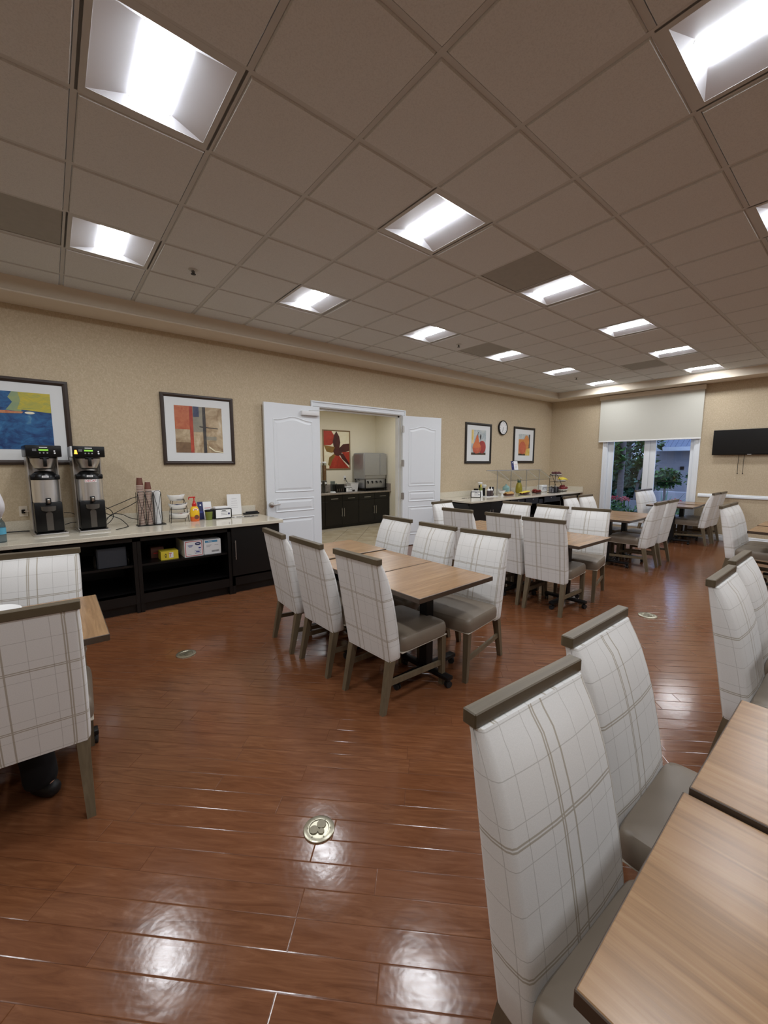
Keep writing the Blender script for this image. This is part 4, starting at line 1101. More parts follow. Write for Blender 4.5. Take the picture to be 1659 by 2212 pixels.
mb = MB().mt('white_paper').box(-.045, .046, .0, .010, 0, .385, .004, 1); tag(mb.build('paper_sleeve', loc=(.945, 5.40, CT+.009)), 'white paper pack standing behind the cup lids', 'paper sleeve')

# tiered bowls
t = thing('bowl_stand', 'black wire stand with three tiers of white bowls', 'bowl stand', (1.17, 5.37, CT))
mb = MB().mt('black_steel')
for s_ in (-1, 1):
    mb.tube([(s_*.10, -.06, .0), (s_*.085, -.05, .17), (s_*.062, -.03, .28), (s_*.06, .0, .28)], .0035, 6); mb.tube([(s_*.09, .08, 0), (s_*.07, .05, .28)], .0035, 6)
for z, r in ((.05, .092), (.165, .086), (.278, .062)): mb.tube([(r*math.cos(a*PI/10), -.0+(.07)*math.sin(a*PI/10), z) for a in range(20)], .003, 6, True)
mb.build('wire_frame', t)
for k, (x, z, r, lab) in enumerate(((.01, .045, .118, 'white oval bowl on the lowest tier of the wire stand'), (-.005, .155, .108, 'white oval bowl full of sugar packets on the middle tier'), (-.02, .262, .098, 'white oval bowl on the top tier of the wire stand'))):
    q = thing('bowl', lab, 'bowl', (1.17+x, 5.36-.0, CT+z), 0, 'white bowls in the wire stand')
    mb = MB().mt('white_ceramic'); n = 28; prof = [(0, .003), (.55, 0), (.75, .012), (.98, .05), (1.0, .062), (.96, .062), (.7, .02), (0, .012)]
    vs = []; fs = []; m_ = len(prof)
    for i in range(n):
        a = 2*PI*i/n; lift = .018*max(0, abs(math.cos(a)))**3
        for pr, pz in prof: vs.append((pr*r*math.cos(a), pr*r*.72*math.sin(a), pz+(lift if pz > .04 else 0)))
    for i in range(n):
        for j in range(m_-1): fs.append((i*m_+j, ((i+1) % n)*m_+j, ((i+1) % n)*m_+j+1, i*m_+j+1))
    mb.add(vs, fs, True); mb.build('bowl_body', q)
    rr = random.Random(k)
    mb = MB()
    for j in range(26 if k == 1 else 10):
        a = rr.uniform(0, 6.28); d = rr.uniform(0, .6)*r; mb.mt(rr.choice(['white_paper', 'red_ink', 'navy', 'cup_rim', 'white_paper'])).at(d*math.cos(a), d*.7*math.sin(a), .045+rr.uniform(-.01, .022 if k == 1 else .008), rr.uniform(0, 6), rr.uniform(-.6, .6)).box(-.022, .022, -.015, .015, 0, .003)
    o = mb.at().build('sugar_packets', loc=(1.17+x, 5.36, CT+z)); tag(o, lab.replace('white oval bowl full of', 'pile of').replace('white oval bowl', 'few small packets in the bowl'), 'packets', 'packets in the tiered bowls', 'stuff')

# lotion bottle
t = thing('pump_bottle', 'yellow and orange pump bottle with a red pump on the coffee counter', 'bottle', (1.345, 5.34, CT))
mb = MB().mt('orange_lotion').at().lathe([(.0, .0), (.048, .0), (.052, .01), (.054, .06)], 28); mb.mt('yellow_lotion').lathe([(.054, .06), (.056, .10), (.052, .14), (.038, .175), (.018, .19)], 28); mb.build('bottle_body', t)
mb = MB().mt('white_paper').prism(ell(.0, .145, .03, .016), -.049, -.046, 'XZ'); mb.mt('brown_cup').prism(ell(.008, .055, .026, .026), -.0565, -.053, 'XZ'); mb.mt('red_ink').prism(ell(0, .145, .02, .006), -.0500, -.0485, 'XZ'); mb.build('sticker', t)
mb = MB().mt('red_pump').lathe([(.026, .185), (.026, .215), (.018, .225), (.014, .25)], 18); mb.cyl(.007, .25, .295, 10); mb.box(-.06, .016, -.009, .009, .29, .304, .003, 1); mb.tube([(-.055, 0, .297), (-.062, 0, .285), (-.06, 0, .27)], .005, 8); mb.build('pump', t)
# leaning information cards
def card(lab, x, y, z, w, h, lean, yaw, grp='small information cards'):
    t = thing('information_card', lab, 'card', (x, y, z), yaw, grp)
    mb = MB().mt('white_paper').at(0, 0, 0, 0, -lean); mb.box(-w/2, w/2, 0, .003, 0, h); mb.mt('navy').box(-w/2, -w/2+w*.38, -.0006, .0, 0, h)
    mb.mt('white_paper').prism(ell(-w/2+w*.2, h*.82, w*.06, h*.05, 12), -.0012, -.0006, 'XZ')
    mb.mt('red_ink').box(-w*.02, w*.42, -.0006, 0, h*.62, h*.645); mb.mt('grey_ink')
    for k in range(4): mb.box(0, w*.38, -.0006, 0, h*(.2+k*.09), h*(.22+k*.09))
    mb.mt('blue_print').box(-w*.44, -w*.2, -.0012, -.0006, h*.38, h*.46); mb.build('card_sheet', t)
    MB().mt('clear_plastic').at(0, 0, 0, 0, -lean).box(-w/2-.003, w/2+.003, .0035, .0055, 0, h+.004).at().box(-w/2, w/2, 0, .06, 0, .003).build('holder', t)
card('navy and white information card leaning behind the green cup', 1.505, 5.44, CT, .17, .225, rad(12), rad(4))
mb = MB().mt('olive_cup').lathe([(.0, .001), (.036, .001), (.046, .105)], 24); mb.mt('black_plastic').lathe([(.046, .105), (.049, .11), (.05, .125), (.047, .125), (.042, .07), (0, .07)], 24)
tag(mb.build('straw_cup', loc=(1.515, 5.35, CT)), 'olive green cup with a black rim beside the napkin dispenser', 'cup')
def napkin_box(lab, x, y, z, yaw, s=1):
    t = thing('napkin_dispenser', lab, 'napkin dispenser', (x, y, z), yaw, 'black napkin dispensers')
    prof = [(-.10, 0), (.10, 0), (.10, .13), (.06, .155), (-.06, .155), (-.10, .13)]
    mb = MB().mt('black_plastic').box(-.115*s, .115*s, -.07*s, .08*s, 0, .13*s, .012)
    mb.build('case', t)
    mb = MB().mt('white_paper').box(-.09*s, .09*s, -.04*s, .06*s, .125*s, .155*s, .01); mb.build('napkins', t)
    mb = MB().mt('white_paper').at(0, -.0705*s, .014*s, 0, 0).box(-.095*s, .095*s, -.004, 0, 0, .105*s); mb.mt('grey_ink')
    for k in range(3): mb.box(-.03*s, .05*s, -.0052, -.004, (.035+.02*k)*s, (.041+.02*k)*s)
    mb.mt('black_ink').box(-.02*s, .03*s, -.0052, -.004, .09*s, .097*s); mb.mt('navy').prism(ell(.07*s, .05*s, .012*s, .014*s, 12), -.0052, -.004, 'XZ'); mb.at().build('front_card', t, label='white printed card on the front')
napkin_box('black napkin dispenser with a white card, left of the standing white sheet', 1.685, 5.40, CT, rad(3))
t = thing('sign_sheet', 'plain white notice sheet standing against the backsplash', 'sign', (1.93, 5.60, CT))
mb = MB().mt('white_paper').at(0, 0, .005, 0, rad(-4)).box(-.095, .095, 0, .004, 0, .285, .001, 1); mb.mt('grey_ink')
for k in range(5): mb.box(-.05+k*.004, .05-k*.004, -.0006, .0, .1+k*.03, .1025+k*.03)
mb.at().build('sheet', t)
t = thing('clip_tray', 'black binder clip tray at the right end of the coffee worktop', 'tray', (2.15, 5.58, CT))
MB().mt('black_plastic').box(-.11, .11, -.035, .035, .0, .022, .006).build('tray', t)
mb = MB().mt('black_matte').at(0, 0, .022, .1).box(-.08, .10, -.012, .012, 0, .018, .004); mb.at().build('lid', t)
rs_ = random.Random(4)
for k in range(5):
    mb = MB().mt('black_plastic' if k % 2 else 'steel_dark').at(0, 0, 0, 0, 0, 0); mb.tube([(-.07, 0, .008), (0, 0, .006), (.07, 0, .009)], [.006, .004, .005], 6)
    if k % 2 == 0: mb.mt('white_paper').box(-.03, -.005, -.007, .007, .004, .012)
    o = mb.build('pen', loc=(1.86+k*.05, 5.33-.006*k, CT+.001)); o.rotation_euler = (0, 0, rs_.uniform(-.3, .3)); tag(o, 'one of the dark pens and stirrers lying in front of the white sheet', 'pen', 'pens and stirrers on the coffee worktop')
# bottle at the left edge
t = thing('water_bottle', 'clear water bottle with a blue label at the left end of the worktop', 'bottle', (-.385, 5.0, CT))
MB().mt('bottle_plastic').lathe([(.0, .002), (.03, .0), (.034, .01), (.033, .05), (.034, .055), (.034, .15), (.03, .18), (.014, .21), (.013, .225)], 24).build('bottle_body', t)
MB().mt('water_label').cyl(.0348, .075, .135, 24).build('bottle_label', t, label='pale blue label')
MB().mt('white_plastic').cyl(.015, .222, .238, 16).build('cap', t)
# things on the open shelves
t = thing('storage_basket', 'dark grey fabric storage basket in the open cabinet under the brewers', 'basket', (.42, 5.03, .5145))
mb = MB().mt('grey_fabric'); mb.box(-.12, .12, -.14, .14, 0, .012); 
for s_ in (-1, 1): mb.box(s_*.12-.006, s_*.12+.006, -.14, .14, 0, .2, .004, 1); mb.box(-.12, .12, s_*.14-.006, s_*.14+.006, 0, .2, .004, 1)
mb.build('basket_body', t)
mb = MB().mt('white_paper')
for k in range(6): mb.at(-.08+k*.03, -.05+.02*(k % 3), .15, k, .5).box(-.03, .03, -.02, .02, 0, .004)
tag(mb.at().build('crumpled_bags', loc=(.42, 5.03, .5145)), 'white crumpled packets lying in the grey basket', 'packets', None, 'stuff')
for x, lab in ((.30, 'clear plastic bottle left of the grey basket'), (.585, 'clear plastic bottle right of the grey basket')):
    mb = MB().mt('bottle_plastic').lathe([(0, 0), (.022, 0), (.022, .1), (.01, .12), (.01, .13)], 14); tag(mb.build('small_bottle', loc=(x-.02, 4.93, .5145)), lab, 'bottle', 'small bottles beside the basket')
def carton(lab, x0, x1, y0, y1, z1, m_, deco, yaw=0, nm='carton'):
    t = thing(nm, lab, 'box', ((x0+x1)/2, y0, .5145), yaw, 'boxes on the open shelf')
    w = (x1-x0)/2; mb = MB().mt(m_).box(-w, w, 0, y1-y0, 0, z1, .0015, 1); mb.build('box_body', t)
    mb = MB(); deco(mb, w, z1); mb.build('front_print', t)
def d_tea(mb, w, h):
    mb.mt('black_ink').prism(ell(-w*.45, h*.5, .009, h*.24), -.001, -.0002, 'XZ'); mb.mt('yellow_box').prism(ell(-w*.45, h*.5, .004, h*.14), -.0016, -.0008, 'XZ')
    mb.mt('white_paper').box(-.005, w*.42, -.001, 0, h*.2, h*.82); put_text(mb, 'T', h*.6, (w*.05, -.0014, h*.5), -PI/2, 'red_ink')
carton('yellow tea box on the open shelf, left of the white cartons', .865, 1.04, 4.90, 5.05, .095, 'yellow_box', d_tea)
def d_b1(mb, w, h):
    mb.mt('red_ink'); q = .006
    for a in (rect(-w+.01, w-.01, .008, .008+q), rect(-w+.01, w-.01, h-.008-q, h-.008), rect(-w+.01, -w+.01+q, .008, h-.008), rect(w-.01-q, w-.01, .008, h-.008)): mb.prism(a, -.001, -.0002, 'XZ')
    mb.mt('navy').prism(ell(w*.45, h*.78, .032, .018), -.001, -.0002, 'XZ'); mb.mt('white_paper').box(w*.3, w*.6, -.0015, -.0009, h*.765, h*.80)
    mb.mt('blue_print')
    for k in range(3): mb.box(-w*.65+.006*k, -w*.05-.008*k, -.001, 0, h*(.70-.05*k), h*(.725-.05*k))
    for a in (rect(w*.1, w*.72, h*.18, h*.2), rect(w*.1, w*.72, h*.36, h*.38), rect(w*.1, w*.12, h*.18, h*.38), rect(w*.70, w*.72, h*.18, h*.38), rect(w*.2, w*.6, h*.25, h*.31)): mb.prism(a, -.001, -.0002, 'XZ')
    mb.box(w*.5, w*.75, -.001, 0, h*.48, h*.56); mb.mt('grey_ink').box(-w*.7, -w*.3, -.001, 0, h*.15, h*.165)
carton('white carton with a red border and a blue oval, middle of the shelf', 1.10, 1.30, 4.88, 5.28, .185, 'white_paper', d_b1)
def d_b2(mb, w, h):
    mb.mt('sky_print').box(-w*.85, w*.6, -.001, 0, h*.80, h*.93); mb.mt('white_paper').box(-w*.5, -w*.0, -.0016, -.0008, h*.84, h*.87); mb.mt('grey_ink')
    for k in range(3): mb.box(-w*.7, -w*.1-.01*k, -.001, 0, h*(.62-.06*k), h*(.64-.06*k))
    mb.box(w*.25, w*.7, -.001, 0, h*.6, h*.62)
    mb.mt('black_ink')
    for k in range(14): mb.box(-w*.1+k*.006, -w*.1+k*.006+.003, -.001, 0, h*.14, h*.26)
carton('white carton with a light blue band, right one on the shelf', 1.312, 1.50, 4.89, 5.25, .175, 'white_paper', d_b2, rad(-3))
carton('dull brown carton behind the yellow tea box', .80, .93, 5.08, 5.3, .12, 'brown_cup', lambda mb, w, h: mb.mt('red_ink').box(-w*.6, w*.6, -.001, 0, h*.4, h*.5))
# ------------------------------------------------------------------ breakfast buffet
t = thing('sneeze_guard', 'steel framed glass sneeze guard over the buffet food', 'sneeze guard', (0, 0, CT))
PX = (7.56, 8.075, 8.715, 9.275)
mb = MB().mt('brushed'); mb.box(7.17, 9.36, 5.285, 5.315, .545, .558, .002, 1)
mb.build('top_shelf_bar', t)
for x in PX:
    mb = MB().mt('brushed').tube([(x, 5.3, .0), (x, 5.3, .55)], .011, 10).cyl(.0, 0, .001, 3); mb = MB().mt('brushed').tube([(x, 5.3, .0), (x, 5.3, .55)], .011, 10); mb.at(x, 5.3, 0).cyl(.03, 0, .006, 18); mb.build('post', t)
for x in (7.56, 8.075, 8.715, 9.275):
    MB().mt('tank_steel').bar((x, 5.29, .545), (x, 5.02, .365), .018, .014).build('glass_arm', t)
mb = MB().mt('glass'); mb.add([(7.2, 5.29, .552), (9.36, 5.29, .552), (9.36, 4.975, .337), (7.5, 4.975, .337), (7.2, 5.285, .546), (9.36, 5.285, .546), (9.36, 4.971, .331), (7.5, 4.971, .331)], [(0, 3, 2, 1), (4, 5, 6, 7), (0, 1, 5, 4), (1, 2, 6, 5), (2, 3, 7, 6), (3, 0, 4, 7)])
mb.build('glass_shield', t)
mb = MB().mt('steel_dark').bar((7.5, 4.973, .333), (9.36, 4.973, .333), .006, .006); mb.build('glass_edge', t)
card('navy and white information card standing on the sneeze guard', 8.23, 5.30, CT+.558, .26, .20, rad(10), 0)
napkin_box('black napkin dispenser at the left end of the buffet', 6.86, 5.33, CT, rad(-52), .92)
t = thing('card_stand', 'thin white card in a clear stand beside the buffet napkin dispenser', 'card', (7.03, 5.30, CT))
MB().mt('white_paper').at(0, 0, 0, 0, rad(-6)).box(-.035, .035, 0, .003, 0, .14).build('card_sheet', t)
mb = MB().mt('white_ceramic').box(-.21, .21, -.09, .09, 0, .012, .005); tag(mb.build('tray', loc=(7.24, 5.26, CT)), 'white tray under the squeeze bottles', 'tray')
def squeeze(x, y, lab, m_):
    t = thing('squeeze_bottle', lab, 'bottle', (x, y, CT+.0125), 0, 'squeeze bottles on the white tray')
    MB().mt(m_).lathe([(0, 0), (.034, 0), (.037, .01), (.037, .11), (.032, .125)], 22).build('bottle_body', t)
    MB().mt('white_plastic').lathe([(.034, .12), (.034, .14), (.018, .155), (.008, .165), (.005, .205), (0, .205)], 18).build('nozzle', t)
mk('jam_dark', (72, 62, 66), .3); mk('jam_brown', (84, 70, 66), .3)
squeeze(7.15, 5.22, 'left squeeze bottle with a white nozzle and dark filling', 'jam_dark'); squeeze(7.245, 5.22, 'right squeeze bottle with a white nozzle and dark filling', 'jam_brown')
for x, y, h, lab in ((7.02, 5.42, .17, 'black canister behind the squeeze bottles'), (7.36, 5.27, .19, 'navy and black canister right of the squeeze bottles'),):
    mb = MB().mt('black_plastic').box(-.036, .036, -.036, .036, 0, h, .008); mb.mt('white_paper').box(-.015, .015, -.0375, -.035, h*.25, h*.5); tag(mb.build('canister', loc=(x, y+.03, CT+.0125 if x > 7.1 else CT)), lab, 'canister')
t = thing('bottle_pump', 'yellow capped bottle behind the squeeze bottles', 'bottle', (7.16, 5.43, CT)); MB().mt('olive_cup').lathe([(0, 0), (.035, 0), (.035, .17), (.015, .2)], 16).build('bottle_body', t); MB().mt('yellow_box').cyl(.014, .19, .26, 12).build('cap', t)
for k, (x, z, lab) in enumerate(((7.22, .235, 'white bowl, upper one stacked behind the squeeze bottles'), (7.36, .175, 'white scalloped bowl behind the canister'))):
    mb = MB().mt('black_steel').cyl(.03, -z+.012 if 0 else -z, .0, 10); mb.mt('white_ceramic').lathe([(0, .0), (.03, .0), (.052, .03), (.056, .055), (.04, .068), (0, .068)], 26)
    tag(mb.build('bowl', loc=(x, 5.50, CT+z)), lab, 'bowl', 'white bowls behind the squeeze bottles')
t = thing('footed_bowl', 'white square footed bowl with dark filling, left of the sneeze guard', 'bowl', (7.56, 5.17, CT))
mb = MB().mt('white_ceramic'); mb.frustum((0, 0, .06), (.032, .032), (0, 0, .125), (.055, .055)); mb.box(-.015, .015, -.015, .015, 0, .06); mb.box(-.035, .035, -.035, .035, 0, .008); mb.build('bowl_body', t); MB().mt('plum').box(-.045, .045, -.045, .045, .12, .130, .004).build('filling', t, label='dark filling')
def oval(lab, x, y, rx, ry, m_, nm='serving_plate', grp='oval serving plates'):
    mb = MB().mt(m_); n = 30; vs = []; fs = []; pf = [(0, .006), (.7, .004), (.8, .0), (1.0, .03), (1.02, .034), (.98, .034), (.75, .012), (0, .011)]; m2 = len(pf)
    for i in range(n):
        a = 2*PI*i/n
        for pr, pz in pf: vs.append((pr*rx*math.cos(a), pr*ry*math.sin(a), pz))
    for i in range(n):
        for j in range(m2-1): fs.append((i*m2+j, ((i+1) % n)*m2+j, ((i+1) % n)*m2+j+1, i*m2+j+1))
    mb.add(vs, fs, True); tag(mb.build(nm, loc=(x, y, CT)), lab, 'plate', grp)
oval('dark red oval plate of breads under the sneeze guard', 7.86, 5.20, .17, .095, 'plate_red'); oval('dark red oval plate with yellow egg slices', 8.46, 5.18, .17, .095, 'plate_red'); oval('dark red oval plate of brownish meats', 9.02, 5.20, .17, .095, 'plate_red')
rr = random.Random(9)
for k in range(11):
    mb = MB().mt('bread').ball(0, 0, 0, .030, 1.25, .9, .7, 12, 8); mb.mt('plum' if k % 5 == 0 else 'bread').ball(.008, -.008, .014, .012)
    tag(mb.build('pastry', loc=(7.76+(k % 5)*.05, 5.165+(k//5)*.035, CT+.040+(.02 if k//5 == 1 else 0))), 'small golden pastry on the leftmost red plate', 'pastry', 'pastries on the red plate')
for k in range(5):
    mb = MB().mt('egg_yellow').box(-.065, .065, -.045, .045, -.012, .012, .011, 3)
    tag(mb.build('egg_patty', loc=(8.36+k*.05, 5.175, CT+.035+.006*k)), 'flat yellow egg patty on the middle red plate', 'food', 'egg patties on the red plate')
for k in range(12):
    mb = MB().mt('sausage').tube([(-.05, 0, 0), (-.02, .008, .006), (.02, .006, .006), (.05, -.004, 0)], [.012, .018, .018, .012], 8)
    o = mb.build('sausage', loc=(8.93+(k % 5)*.045, 5.17+(k % 3)*.028, CT+.035+.018*(k//5))); o.rotation_euler = (0, 0, rr.uniform(-.8, .8)); tag(o, 'brown sausage in the pile on the right red plate', 'sausage', 'sausages on the red plate')
for k, x in enumerate((8.13, 8.30, 8.78, 9.42)):
    mb = MB().mt('black_plastic'); mb.tube([(-.13, .012, .006), (0, .016, .014), (.1, .012, .012)], .007, 6); mb.tube([(-.13, -.012, .006), (0, -.016, .014), (.1, -.012, .012)], .007, 6); mb.tube([(.1, .012, .012), (.115, 0, .012), (.1, -.012, .012)], .006, 6)
    o = mb.build('tongs', loc=(x, 5.01, CT)); o.rotation_euler = (0, 0, rad(-12+9*k)); tag(o, ['black serving tongs in front of the pastries, leftmost', 'black serving tongs between the pastries and the eggs', 'black serving tongs between the eggs and the sausages', 'black serving tongs before the white box, rightmost'][k], 'tongs', 'black serving tongs on the buffet')
t = thing('jar', 'pale teal round jar with a lid behind the pastries', 'jar', (8.17, 5.48, CT))
MB().mt('teal_jar').lathe([(0, 0), (.045, 0), (.068, .04), (.080, .09), (.080, .135)], 32).build('jar_body', t)
MB().mt('teal_jar').lathe([(.083, .132), (.083, .145), (.068, .172), (.035, .195), (.015, .20), (.018, .225), (0, .23)], 32).build('lid', t)
t = thing('pineapple_jar', 'yellow-green pineapple shaped jar behind the egg plate', 'jar', (8.65, 5.45, CT))
MB().mt('pineapple').lathe([(0, 0), (.06, 0), (.078, .03), (.078, .11), (.068, .18), (.052, .23), (.038, .25)], 30).build('jar_body', t)
mb = MB().mt('pine_leaf').lathe([(.036, .245), (.042, .275), (.036, .30), (0, .30)], 20)
for k in range(9): a = 2*PI*k/9; mb.add([(.026*math.cos(a)-.012*math.sin(a), .026*math.sin(a)+.012*math.cos(a), .27), (.026*math.cos(a)+.012*math.sin(a), .026*math.sin(a)-.012*math.cos(a), .27), (.045*math.cos(a), .045*math.sin(a), .34), (.015*math.cos(a), .015*math.sin(a), .285)], [(0, 1, 2), (1, 3, 2), (3, 0, 2)])
mb.build('leaf_lid', t, label='dark green leaf-shaped lid')
t = thing('cutlery_box', 'white box with dark curly lines right of the sausages', 'box', (9.44, 5.30, CT))
MB().mt('white_ceramic').box(-.13, .13, -.07, .07, 0, .175, .02, 3).build('box_body', t)
mb = MB().mt('black_ink')
for k in range(4): mb.tube([(-.085+.055*k+.022*math.cos(a*.7), -.0715, .09+.034*math.sin(a*.7)) for a in range(8)], .003, 5)
mb.build('curly_print', t)
t = thing('wire_basket', 'black wire basket of small packets between the white box and the fruit stand', 'basket', (9.42, 4.98, CT))
mb = MB().mt('black_steel')
for z in (.005, .05, .09, .13): mb.tube([(-.16, -.08, z), (.16, -.08, z), (.16, .08, z), (-.16, .08, z)], .004, 5, True)
for k in range(9): mb.tube([(-.16+.04*k, -.08, .0), (-.16+.04*k, -.08, .13)], .003, 5)
mb.box(-.155, .155, -.075, .075, 0, .006); mb.build('basket_body', t)
for k in range(12):
    mb = MB().mt('black_matte' if k % 3 else 'grey_ink').box(-.018, .018, -.02, .02, 0, .10+.015*(k % 4), .004, 1); o = mb.build('packet', loc=(9.30+.045*(k % 6), 4.945+.06*(k//6), CT+.007)); tag(o, 'small dark packet standing in the black wire basket', 'packet', 'packets in the wire basket')
# fruit stand
FX, FYY = 9.93, 5.10
t = thing('fruit_stand', 'black wire three-tier fruit stand at the right end of the buffet', 'fruit stand', (FX, FYY, CT))
mb = MB().mt('black_steel')
for s_ in (-1, 1): mb.tube([(-.38, s_*.07, 0), (-.38, s_*.07, .42), (-.36, s_*.07, .44), (-.26, s_*.07, .40), (-.12, s_*.08, .24), (-.02, s_*.08, .10), (.0, s_*.08, .02)], .006, 6)
mb.tube([(-.38, -.07, .42), (-.38, .07, .42)], .006, 6); mb.tube([(-.38, -.07, .006), (.22, -.07, .006), (.22, .07, .006), (-.38, .07, .006)], .006, 6, True)
for x, z in ((-.08, .395), (.12, .248)): mb.tube([(-.37, -.07, z), (x, -.08, z), (x, .08, z), (-.37, .07, z)], .005, 6)
mb.build('wire_frame', t)
for x, z, r, lab in ((.10, .012, .20, 'largest white dish of red apples at the bottom of the fruit stand'), (.03, .252, .17, 'white dish of bananas in the middle of the fruit stand'), (-.20, .40, .17, 'white dish of dark red fruit on top of the fruit stand')):
    mb = MB().mt('white_ceramic').lathe([(0, .004), (.55*r, 0), (.9*r, .028), (r, .045), (.97*r, .045), (.6*r, .014), (0, .012)], 30)
    q = mb.build('dish', loc=(FX+x, FYY, CT+z)); q.scale = (1, .72, 1); tag(q, lab, 'dish', 'white dishes of the fruit stand')
def fruit(m_, lab, grp, x, y, z, r):
    mb = MB().mt(m_).lathe([(0, r*.78), (r*.22, r*.92), (r*.55, r*.88), (r*.92, r*.4), (r, 0), (r*.9, -.45*r), (r*.5, -.85*r), (r*.12, -.88*r), (0, -.8*r)][::-1], 14); mb.mt('bark').tube([(0, 0, r*.75), (.003, 0, r*1.15)], .002, 5)
    tag(mb.build('apple', loc=(x, y, z)), lab, 'fruit', grp)
k = 0
for i in range(5):
    for j in range(3):
        fruit('apple', 'red apple in the bottom dish of the fruit stand', 'apples in the bottom dish', FX-.02+.058*i, FYY-.065+.06*j, CT+.012+.062+(.0 if (i+j) % 2 else .012), .036)
for i in range(3): fruit('apple', 'red apple on the heap in the bottom dish of the fruit stand', 'apples heaped in the bottom dish', FX+.03+.065*i, FYY-.02, CT+.125, .036)
for i in range(4):
    for j in range(3): fruit('plum', 'dark red fruit in the top dish of the fruit stand', 'dark fruit in the top dish', FX-.29+.058*i, FYY-.055+.052*j, CT+.40+.052+(0 if (i+j) % 2 else .018), .031)
for i in range(6):
    mb = MB().mt('banana'); pts = [(-.10+.2*f/8, 0, .035*math.sin(PI*f/8)) for f in range(9)]
    mb.tube(pts, [.006, .014, .018, .019, .019, .019, .018, .013, .005], 8); mb.mt('bark').tube([(-.10, 0, 0), (-.115, 0, -.008)], .005, 6)
    o = mb.build('banana', loc=(FX+.06+.02*(i % 2), FYY-.08+.030*i, CT+.285+.012*(i % 3))); o.rotation_euler = (rad(20), 0, rad(-25+8*i)); tag(o, 'yellow banana in the middle dish of the fruit stand', 'banana', 'bananas in the middle dish')
mb = MB().mt('black_plastic')
for k in range(5): mb.at(6.45+.045*k, 5.33-.01*k, 0, .3*k).box(-.03, .03, -.006, .006, 0, .006, .002, 1)
tag(mb.at().build('stirrers', loc=(0, 0, CT)), 'few dark stirrers lying at the left end of the buffet worktop', 'stirrers', None, 'stuff')

# ------------------------------------------------------------------ pantry behind the doors
PF, PT = 8.22, .86
for k, (a, b) in enumerate(((4.0, 4.95), (4.95, 5.93), (5.93, 6.93))):
    lab = ['dark pantry cabinet hidden behind the left door leaf', 'dark pantry cabinet with two drawers over two doors, left one in the doorway', 'dark pantry cabinet with two drawers over two doors, under the juice machine'][k]
    t = thing('pantry_cabinet', lab, 'cabinet', ((a+b)/2, PF, 0), 0, 'dark cabinets in the pantry'); w = (b-a)/2-.002
    MB().mt('espresso').box(-w, w, .02, .62, .085, .82).box(-w, w, .07, .62, 0, .085).build('body', t)
    for s_ in (-1, 1):
        x0, x1 = (-w+.003, -.003) if s_ < 0 else (.003, w-.003)
        d = MB().mt('espresso').box(x0, x1, 0, .018, .665, .81, .002, 1).build('drawer', t)
        mb = MB().mt('brushed'); c_ = (x0+x1)/2; mb.tube([(c_-.10, -.03, .724), (c_+.10, -.03, .724)], .006, 8); mb.tube([(c_-.08, -.03, .724), (c_-.08, .0, .724)], .004, 6); mb.tube([(c_+.08, -.03, .724), (c_+.08, .0, .724)], .004, 6); mb.build('handle', d, label='slim steel bar handle')
        d = MB().mt('espresso').box(x0, x1, 0, .018, .09, .658, .002, 1).build('door', t)
        mb = MB().mt('brushed'); hx = s_*.032; mb.tube([(hx, -.03, .285), (hx, -.03, .49)], .006, 8); mb.tube([(hx, -.03, .31), (hx, 0, .31)], .004, 6); mb.tube([(hx, -.03, .465), (hx, 0, .465)], .004, 6); mb.build('handle', d, label='slim steel bar handle')
t = thing('worktop', 'grey speckled pantry worktop with the juice machine on it', 'worktop', (5.5, PF, 0))
MB().mt('granite').box(-1.5, 1.448, -.05, .628, .822, PT, .004, 2).build('slab', t)
MB().mt('granite').box(-1.5, 1.42, .60, .628, PT, PT+.18, .002, 1).box(1.42, 1.448, -.04, .628, PT, PT+.18, .002, 1).build('backsplash', t)
mk('panel_steel', (176, 178, 182), .45, .75, noise=.03)
t = thing('juice_machine', 'large stainless steel drink machine on the pantry worktop', 'drink machine', (6.36, 8.22, PT), 0)
mb = MB().mt('panel_steel'); mb.box(-.20, .53, .08, .58, .29, .975, .05, 4); mb.build('cabinet_body', t)
MB().mt('panel_steel').box(-.185, .30, .065, .085, .40, .96, .004, 1).build('door_panel', t); MB().mt('panel_steel').box(.31, .52, .065, .085, .40, .955, .004, 1).build('side_panel', t)
mb = MB().mt('panel_steel').box(-.16, .49, .10, .5, .075, .30, .006); mb.build('tap_panel', t)
for k in range(4):
    mb = MB().mt('black_steel').at(-.08+.14*k, .075, .24).cyl(.018, 0, .03, 12, 'Y'); mb.box(-.012, .012, -.02, .0, -.05, .01, .003, 1); mb.build('tap', t)
mb = MB().mt('black_plastic').box(-.19, .52, .05, .56, .055, .075, .004)
for x in (-.18, .50):
    for y in (.07, .5): mb.tube([(x, y, .30), (x, y, 0)], .014, 8)
mb.build('stand', t)
MB().mt('black_plastic').box(-.1, .44, .05, .2, 0.005, .03, .004).build('drip_tray', t)
